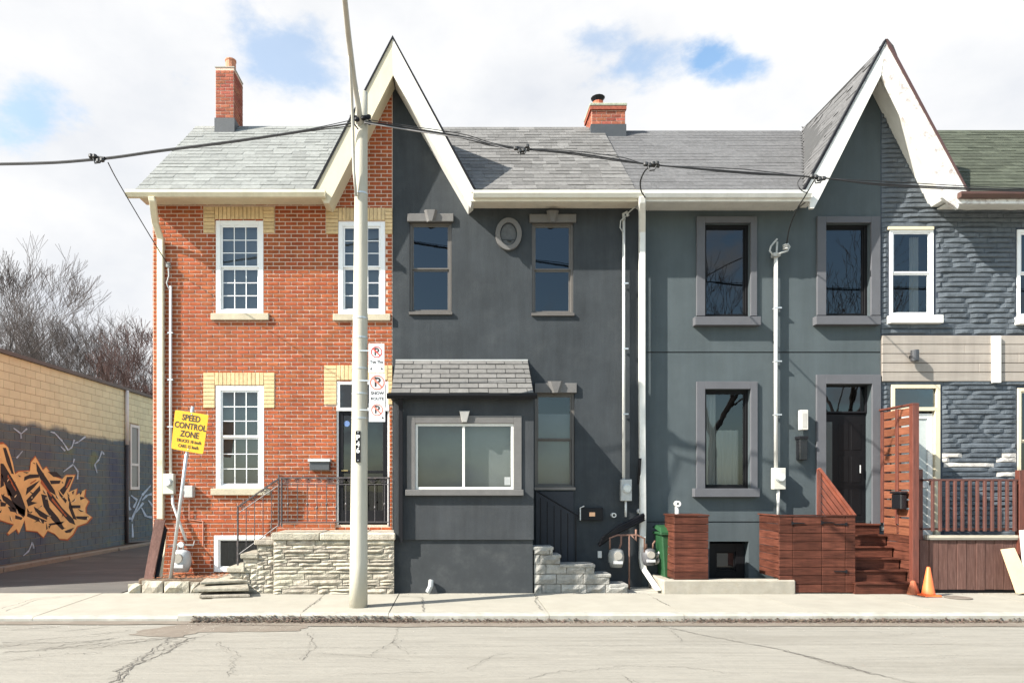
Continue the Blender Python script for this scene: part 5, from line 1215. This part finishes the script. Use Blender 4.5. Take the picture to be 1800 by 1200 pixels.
# ------------------------------------------------------------------ wooden steps, sloped side screen, privacy panel
ws = thing('wooden_steps', P(1555,1040,11.75), 'dark red wooden steps climbing to the black front door', 'steps')
sx0, sx1 = PX(1504,11.75), PX(1606,11.75)
for k in range(6):
    y0_ = 11.75+.185*k; z1_ = .20+.196*k; x0_ = sx0 if k == 0 else sx0+.02; x1_ = PX(1614,11.75) if k == 0 else sx1-.0
    MB().box(x0_, x1_, y0_+.02, y0_+.04, (z1_-.196 if k else 0), z1_-.035).build('riser', redwood, ws, bevel=.003)
    MB().box(x0_-.0, x1_+.0, y0_-.01, min(y0_+.215, YG+.05) if k < 5 else YG+.14, z1_-.035, z1_).build('tread', redwood, ws, bevel=.006)
for x_ in (sx0+.03, sx1-.03): MB().prism([(0,0),(0,0),(0,0)], 0, 0) if False else MB().box(x_-.02, x_+.02, 11.8, 12.7, .0, .02).build('bearer', redwoodv, ws)
sc_ = thing('slanted_screen', P(1470,907,12.2), 'triangular screen of slanting orange-red boards beside the steps', 'screen')
T0 = (1441,826); T1 = (1502,906); y_ = 12.0
for k in range(6):
    o_ = k*13.5
    a0 = (1441, 826+o_); b0 = (1441, 826+o_+11)
    f_ = 1 - o_/80
    if f_ <= .12: break
    e0 = (1441+61*f_, 906); e1 = (max(1441, 1441+61*f_-8.5), 906)
    MB().pprism([a0, e0, e1, b0 if b0[1] < 906 else (1441,906)], y_+.015+.0*k, y_+.04).build('board', M('orange_red_boards',(.22,.06,.032),.6,.25,5,.2,50,piece=.15), sc_)
MB().pprism([(1438,824),(1443,824),(1443,907),(1438,907)], y_, y_+.05).build('post', redwoodv, sc_); MB().pprism([(1439,824),(1443,822),(1506,905),(1501,907)], y_-.01, y_+.06).build('cap', M('orange_red_boards',(.38,.10,.05)), sc_)
pp = thing('privacy_panel', P(1600,1036,11.9), 'tall red-brown slatted privacy panel between the steps and the stone house', 'privacy screen')
XP = PX(1606,11.8); z0_, z1_ = .2, PZ(714,11.8)
MB().box(XP-.04, XP+.07, 11.76, 11.86, 0, z1_+.02).build('post', redwoodv, pp, bevel=.004); MB().box(XP-.035, XP+.04, 12.18, 12.25, 1.2, z1_).build('post', redwoodv, pp, bevel=.004); MB().box(XP-.03, XP+.05, 12.6, 12.68, 1.2, z1_).build('post', redwoodv, pp, bevel=.004)
MB().box(XP-.045, XP+.07, 11.76, 12.70, z1_+.02, z1_+.055).build('cap', redwoodv, pp, bevel=.003)
its = []; n = 14; zz0 = PZ(940,12.3); hh = (z1_-zz0)/n
for a, b in ((11.86,12.18),(12.25,12.6)):
    for k in range(n): its.append((-(a+b)/2, zz0+(k+.5)*hh, b-a, hh-.03, .022))
pieces(pp, 'slat', (Vector((XP+.01,0,0)), Vector((0,-1,0)), Vector((0,0,1)), Vector((-1,0,0))), its, brownwood, 'plank')
its = []
for k in range(7): its.append((-(11.86+12.62)/2-.0, .1+(k+.5)*.155, .76, .145, .022))
pieces(pp, 'slat', (Vector((XP+.02,0,0)), Vector((0,-1,0)), Vector((0,0,1)), Vector((-1,0,0))), its, redwood, 'plank')
pmx = thing('panel_mailbox', Vector((XP-.1, 12.1, PZ(895,12.1))), 'black mailbox hung on the slatted privacy panel', 'mailbox')
zc = PZ(895,12.0); MB().box(XP-.16, XP-.042, 11.9, 12.16, zc, zc+.28).build('box', M('gloss_black',(.01,.01,.012)), pmx, bevel=.015); MB().box(XP-.18, XP-.04, 11.88, 12.18, zc+.281, zc+.32).build('lid', blackm, pmx, bevel=.01)

# ------------------------------------------------------------------ porch of the stone house
dp = thing('deck_porch', P(1710,1036,11.9), 'brown raised deck with baluster railing in front of the painted stone house', 'porch')
YD = 11.9; zd = PZ(945,YD); xd0, xd1 = PX(1618,YD), PX(1990,YD)
MB().box(xd0+.1, xd1, YD-.02, YG-.04, zd-.03, zd+.0).build('deck', M('grey_deck',(.28,.25,.21),.8,.15,5,.2), dp)
MB().box(xd0+.1, xd1, YD-.03, YD+.03, zd+.001, zd+.05).build('deck_edge', M('pale_edge',(.42,.38,.3),.8), dp)
MB().box(xd0+.02, xd1, YD+.045, YD+.06, 0, zd-.04).build('skirt_backing', blackm, dp)
its = []; x_ = xd0
while x_ < xd1: w_ = .165; its.append((x_+w_/2, (zd-.04)/2+.03, w_-.006, zd-.08+R.uniform(-.02,.0), .028*R.uniform(.8,1.2))); x_ += w_
pieces(dp, 'skirt_board', WALLF(YD+.045), its, skirtw, 'plank')
zr0, zr1 = PZ(931,YD), PZ(845,YD)
MB().box(PX(1621,YD), xd1, YD-.03, YD+.06, zr1, zr1+.035).build('top_rail', railw, dp, bevel=.004); MB().box(PX(1621,YD), xd1, YD-.01, YD+.04, zr0-.0, zr0+.035).build('bottom_rail', railw, dp, bevel=.003)
for k in range(26):
    px = 1637+k*13.05
    if abs(px-1793) < 7: continue
    MB().box(PX(px,YD)-.022, PX(px,YD)+.022, YD-.055, YD-.012, zr0-.02, zr1+.0).build('baluster', railw, dp, bevel=.004)
for px, top in ((1621,824),(1793,826),(1960,826)): MB().box(PX(px,YD)-.05, PX(px,YD)+.05, YD-.05+.1*(px==1621), YD+.05+.1*(px==1621), zd-.3 if px != 1793 else .3, PZ(top,YD)).build('post', redwoodv, dp, bevel=.004)

# cone, leaning panel
cn = thing('traffic_cone', P(1632,1041,11.55), 'small orange traffic cone on the sidewalk by the brown deck', 'traffic cone')
cp = P(1632,1041,11.55); cp.z = 0; om = M('orange_plastic', (.80,.16,.045), .45, .08, 8, .05)
MB().lathe((cp.x, cp.y, .03), [(.105,0),(.10,.02),(.03,.45),(.022,.47)], 20).build('cone_body', om, cn, smooth=True)
MB().box(cp.x-.14, cp.x+.14, cp.y-.14, cp.y+.14, 0.002, .03).build('base', om, cn, bevel=.01)
MB().lathe((cp.x-.14, cp.y+.18, .002), [(.1,0),(.09,.06),(.04,.22),(.02,.24)], 10).build('crumpled_cone', M('dirty_orange',(.3,.09,.04),.8), cn)
ply = thing('plywood_sheet', P(1790,1042,11.75), 'pale plywood sheet leaning on the brown deck at the right edge', 'plywood')
q = [P(1787,1042,11.6), P(1820,1042,11.6), P(1784,963,11.8), P(1760,966,11.8)]; off = Vector((.0,.02,.006)); 
MB().add(q+[v+off for v in q], [(0,1,2,3),(7,6,5,4),(0,4,5,1),(1,5,6,2),(2,6,7,3),(3,7,4,0)]).build('sheet', M('plywood',(.60,.45,.28),.7,.08,4,.1,40), ply)
q = [P(1803,1042,11.66), P(1830,1042,11.66), P(1812,930,11.84), P(1793,932,11.84)]; MB().add(q+[v+off for v in q], [(0,1,2,3),(7,6,5,4),(0,4,5,1),(1,5,6,2),(2,6,7,3),(3,7,4,0)]).build('sheet', white, ply)

# ------------------------------------------------------------------ concrete pole, signs, wires
YP = 10.49
po = thing('utility_pole', P(630,1066,YP), 'round concrete utility pole with street light arm on the sidewalk', 'utility pole')
b0 = P(630,1066,YP); t0_ = P(636,164,YP)
pts = [b0.lerp(t0_, k/12) for k in range(13)]; pts[0].z = -.02
MB().tube(pts, [.142 - .05*k/12 for k in range(13)], 24).build('shaft', polec, po, smooth=True)
arm = [P(634,222,YP-.05), P(630,188,YP-.22), P(622,140,10.05), P(612,60,9.2), P(606,0,8.6), P(603,-60,8.0)]
MB().tube(arm, [.045,.045,.042,.04,.036,.034], 10).build('lamp_arm', M('arm_grey',(.42,.4,.35),.6,.1,6,.05), po, smooth=True)
MB().tube([P(626,345,YP-.12), P(622,300,YP-.16), P(620,215,10.25), P(618,160,10.0), P(614,95,9.55)], .022, 8).build('arm_brace', M('arm_grey',(.42,.4,.35)), po, smooth=True)
hd_ = Vector(arm[-1]); MB().box(hd_.x-.1, hd_.x+.1, hd_.y-.65, hd_.y+.05, hd_.z-.07, hd_.z+.05).build('lamp_head', metergrey, po, bevel=.04)
for py in (342,560,594,648,692,735): 
    f_ = (1066-py)/902; r_ = .142-.05*f_; c_ = b0.lerp(t0_, f_); mb = MB(); mb.tube([c_+Vector((0,0,-.012)), c_+Vector((0,0,.012))], r_+.006, 24); mb.build('steel_band', galv, po)
c_ = b0.lerp(t0_, (1066-215)/902)
mb = MB()
for dx, dy, dz in ((-.13,-.1,.03),(-.05,-.15,-.04),(.12,-.1,.03),(.13,-.08,-.05),(-.02,-.15,.08),(.05,-.15,-.02)):
    mb.lathe((c_.x+dx, c_.y+dy, c_.z+dz-.03), [(.02,0),(.04,.015),(.04,.045),(.02,.06)], 10)
mb.box(c_.x-.15, c_.x+.16, c_.y-.16, c_.y-.12, c_.z-.02, c_.z+.02); mb.tube([c_+Vector((-.1,-.16,.02)), c_+Vector((-.09,-.17,-.12)), c_+Vector((-.03,-.17,-.2))], .012, 6); mb.build('wire_clamp', blackm, po)
num = thing('pole_number_plate', P(629,812,YP-.14), 'narrow black plate with white pole number on the concrete pole', 'plate')
yn = YP-.155; MB().pbox(625,757,633.5,812,yn,yn+.03).build('plate', blackm, num, bevel=.003)
for ch, py in (('P',769),('4',780.5),('6',791.5)): letter(num, ch, .115, PX(629.2,yn), yn-.002, PZ(py,yn), M('white_letter',(.75,.75,.72),.6,0,3,0))
for py in (759.5,808.5): MB().disc_y(P(629.2,py,yn-.004), .009, .004, 8).build('rivet', galv, num)
wsg = M('white_sign', (.72,.73,.74), .45, .04, 6, .02); redm = M('sign_red', (.55,.05,.04), .5, .05, 5, 0); redf = M('sign_faded_red', (.60,.17,.12), .6, .1, 9, 0)
def parking_sign(px0, py0, px1, py1, label, rm, lines, arrows, cy, cr):
    Y = YP-.13; t = thing('parking_sign', P((px0+px1)/2, py1, Y), label, 'sign', 'parking signs strapped to the concrete pole')
    MB().pbox(px0,py0,px1,py1,Y,Y+.004).build('sign_panel', wsg, t, bevel=.0015)
    c_ = P((px0+px1)/2, cy, Y-.003); r_ = cr*Y/F; mb = MB(); mb.ring_y(c_, r_, r_, r_*.17, Y-.003, Y-.0005, 32)
    a = r_*.62; n_ = r_*.085; mb.prism([(c_.x-a-n_,c_.z+a-n_),(c_.x+a-n_,c_.z-a-n_),(c_.x+a+n_,c_.z-a+n_),(c_.x-a+n_,c_.z+a+n_)], Y-.0055, Y-.0042); mb.build('prohibition_ring', rm, t)
    letter(t, 'P', r_*1.75, c_.x, Y-.0025, c_.z, ylb)
    for txt, py, sz in lines: letter(t, txt, sz, c_.x, Y-.002, PZ(py,Y), ylb)
    for side_, py in arrows:
        q = P(px0+4 if side_ < 0 else px1-4, py, Y); mb = MB(); mb.prism([(q.x+side_*.02,q.z),(q.x-side_*.015,q.z+.022),(q.x-side_*.015,q.z-.022)], Y-.002, Y-.0005); mb.build('arrow', ylb, t)
    MB().box(PX(632,Y), PX(px0,Y)+.05, Y+.006, Y+.03, PZ(py0+12,Y)-.01, PZ(py0+12,Y)+.01).build('bracket', galv, t)
parking_sign(648,604,675.5,655,'white no parking sign with two arrows, topmost of three on the concrete pole',redm,[('Tue Thu',636,.058)],[(-1,648),(1,648)],618.5,10)
parking_sign(649,656.5,677,707,'white snow route no parking sign, middle one of three on the pole',redf,[('SNOW',691,.066),('ROUTE',700.5,.062)],[],672,13)
parking_sign(648.5,708,677,741,'white sign with faded red ring and right arrow, lowest of three on pole',redf,[],[(1,734)],720,10.5)

YW = YP-.16
def cable(px_pts, Y, r, n=10, jit=0):
    ps = [P(a, b, Y if len(q) < 3 else q[2]) for q in px_pts for a, b in [q[:2]]]; out = []
    for i in range(len(ps)-1):
        p0 = ps[max(i-1,0)]; p1 = ps[i]; p2 = ps[i+1]; p3 = ps[min(i+2,len(ps)-1)]
        for k in range(n):
            t_ = k/n; out.append(.5*((2*p1)+(-p0+p2)*t_+(2*p0-5*p1+4*p2-p3)*t_*t_+(-p0+3*p1-3*p2+p3)*t_**3))
    out.append(ps[-1]); return out
wl = thing('overhead_cable', P(610,218,YW), 'bundle of black overhead cables running from the pole to the left', 'cable')
main = [(-500,290),(0,288),(165,280),(280,265),(420,247),(540,229),(622,216)]
for dy, r_, dyb in ((0,.011,0),(2.2,.008,3),(-1.5,.006,-4)):
    MB().tube(cable([(a, b+dy+(dyb if a > 560 else 0)) for a, b in main], YW, r_), r_, 6).build('cable', wire_m, wl, smooth=True)
def clamp(parent, px, py, s_=1):
    mb = MB()
    for k in range(4):
        q = P(px-10*s_+6.5*s_*k, py+R.uniform(-5,5)*s_, YW-.03); mb.lathe((q.x,q.y,q.z-.03), [(.018,0),(.036,.012),(.036,.048),(.018,.06)], 9)
    a = P(px-12*s_, py-2, YW); b = P(px+14*s_, py+1, YW); mb.tube([a, b], .03, 8)
    mb.tube([P(px-6,py,YW-.04), P(px-3,py+9*s_,YW-.05), P(px+5,py+8*s_,YW-.05), P(px+9,py,YW-.04)], .012, 6)
    mb.build('cable_clamp', M('clamp_black',(.03,.03,.03),.5), parent)
clamp(wl, 170, 278)
wr_ = thing('overhead_cable', P(645,215,YW), 'bundle of black overhead cables crossing the grey houses to the right', 'cable')
main = [(640,214),(700,222),(810,240),(860,253),(915,262),(1000,268),(1090,281),(1150,290),(1300,302),(1437,312),(1560,324),(1800,334),(2300,345)]
for i, (dy, r_, f_) in enumerate(((0,.011,1),(2.5,.008,1),(-3,.006,2.2))):
    MB().tube(cable([(a, b + (dy if k not in (4,7,9) else 0) + (0 if k % 2 else dy*(f_-1)*.5)) for k, (a, b) in enumerate(main)], YW, r_), r_, 6).build('cable', wire_m, wr_, smooth=True)
MB().tube(cable([(640,216),(740,232),(830,246),(905,266)], YW, .01), .009, 5).build('cable', M('grey_wire',(.25,.24,.24),.6,0,3,0), wr_)
for a, b in ((917,262),(1145,291),(1437,313)): clamp(wr_, a, b)
def drop(label, px_pts, r_=.011):
    o = MB().tube(cable(px_pts, YW, r_), r_, 6).build('service_drop', wire_m, None, smooth=True); tag(o, label, 'cable')
drop('service wire dropping from the cable to the red brick house corner', [(190,286,YW),(205,315,11.0),(240,375,11.7),(270,425,12.2),(295,465,YF-.1)], .009)
drop('black wire looping down to the gutter above the white downspout', [(1146,291,YW),(1134,300,10.8),(1126,318,11.4),(1127,335,11.9),(1134,347,12.08)], .013)
drop('twisted service wire dropping to the mast on the blue-grey house', [(1432,316,YW),(1415,345,11.0),(1400,370,11.6),(1388,400,12.2),(1383,428,YG-.22)], .011)
drop('thin wire loop hanging beside the right-hand cable clamp', [(1408,312,YW),(1402,322,YW),(1408,334,YW),(1418,338,YW+.3),(1424,330,YW+.2)], .008)

# ------------------------------------------------------------------ bare trees
def tree(label, base, ht, spread, seed, tw, lv=6, lean=(0,0), bark=None, fork=.3, name='bare_tree', r0=None, dens=3, group='bare trees behind the block building'):
    rr = random.Random(seed); base = Vector(base); t = thing(name, base, label, 'tree', group)
    trunk = MB(); crown = MB(); bark = bark or M('bark', (.075,.058,.055), .95, .3, 8, .3, 30)
    r0 = r0 or ht*.018
    def seg(p, d, L_, r, lvl, mb):
        pts = [p]; rs = [r]; n = 4 if lvl < 3 else 3 if lvl < 5 else 2
        for k in range(n):
            d = (d + Vector((rr.uniform(-1,1), rr.uniform(-1,1), rr.uniform(-.5,.8)))*(.13 if lvl else .05)).normalized()
            p = p + d*(L_/n); pts.append(p); rs.append(max(tw, r*(1-.35*(k+1)/n)))
        mb.tube(pts, rs, 6 if lvl < 2 else 4 if lvl < 4 else 3, caps=False); return pts, rs, d
    def grow(p, d, L_, r, lvl):
        pts, rs, dd = seg(p, d, L_, r, lvl, crown)
        if lvl >= lv: return
        n = dens if lvl < lv-1 else dens+1
        for k in range(n):
            q = pts[-1] if k < 2 else pts[rr.randrange(max(1,len(pts)//2), len(pts))]
            a = Vector((rr.uniform(-1,1), rr.uniform(-1,1), rr.uniform(-.25,.9))).normalized()
            nd = (dd*1.0 + a*spread*rr.uniform(.6,1.15)); nd.z += .10; nd.normalize()
            grow(q, nd, L_*rr.uniform(.66,.86), rs[-1]*rr.uniform(.6,.8), lvl+1)
    pts, rs, dd = seg(base, Vector((lean[0], lean[1], 1)).normalized(), ht*fork, r0, 0, trunk)
    trunk.build('trunk', bark, t, smooth=True, flip=False)
    L1 = ht*(1-fork)*.30
    for k in range(4):
        a = 2*math.pi*(k+rr.random()*.6)/4; nd = Vector((math.cos(a)*spread, math.sin(a)*spread, rr.uniform(.7,1.1))).normalized()
        grow(pts[-1], nd, L1*rr.uniform(.85,1.15), rs[-1]*.72, 1)
    crown.build('crown', bark, t, flip=False); return t
def tb(px, Y): return (PX(px, Y), Y, 0)
BK = M('bark_grey', (.080,.068,.064), .95, .25, 8, .3, 30, spec=.1); BKR = M('bark_red', (.085,.055,.05), .95, .25, 8, .3, 30, spec=.1)
tree('big bare tree reaching in from the left edge above the others', tb(-165, 30), 13.0, .7, 5, .0075, 7, lean=(.22,0), bark=BK, r0=.3)
tree('bare tree with low fork behind the block wall at far left', tb(28, 42), 12.4, .8, 12, .0065, 7, bark=BK)
tree('bare tree with a broad V-shaped fork, second behind the block wall', tb(85, 44), 13.6, .8, 23, .0065, 7, bark=BK)
tree('slender bare tree in the middle behind the block wall', tb(130, 46), 13.4, .8, 31, .0065, 7, bark=BK)
tree('low bare tree between the slender one and the dense reddish one', tb(175, 44), 11.2, .85, 43, .0065, 7, bark=BK)
tree('dense reddish bare tree next to the red brick house corner', tb(240, 38), 10.0, .85, 57, .009, 7, bark=BKR)
tree('grey bare tree low beyond the end of the block wall', tb(212, 55), 11.0, .85, 66, .011, 7, bark=BK)
tree('small bare tree at the left edge behind the big reaching tree', tb(-25, 50), 13, .8, 77, .010, 7, bark=BK)
tree('bare street tree across the road mirrored in the left upstairs window of the blue-grey house', (15.5, -15, 0), 17, .75, 71, .012, 5, group='street trees across the road', bark=BK)
tree('bare street tree across the road mirrored in the window next to the stone house', (24, -16, 0), 17, .75, 82, .012, 5, group='street trees across the road', bark=BK)
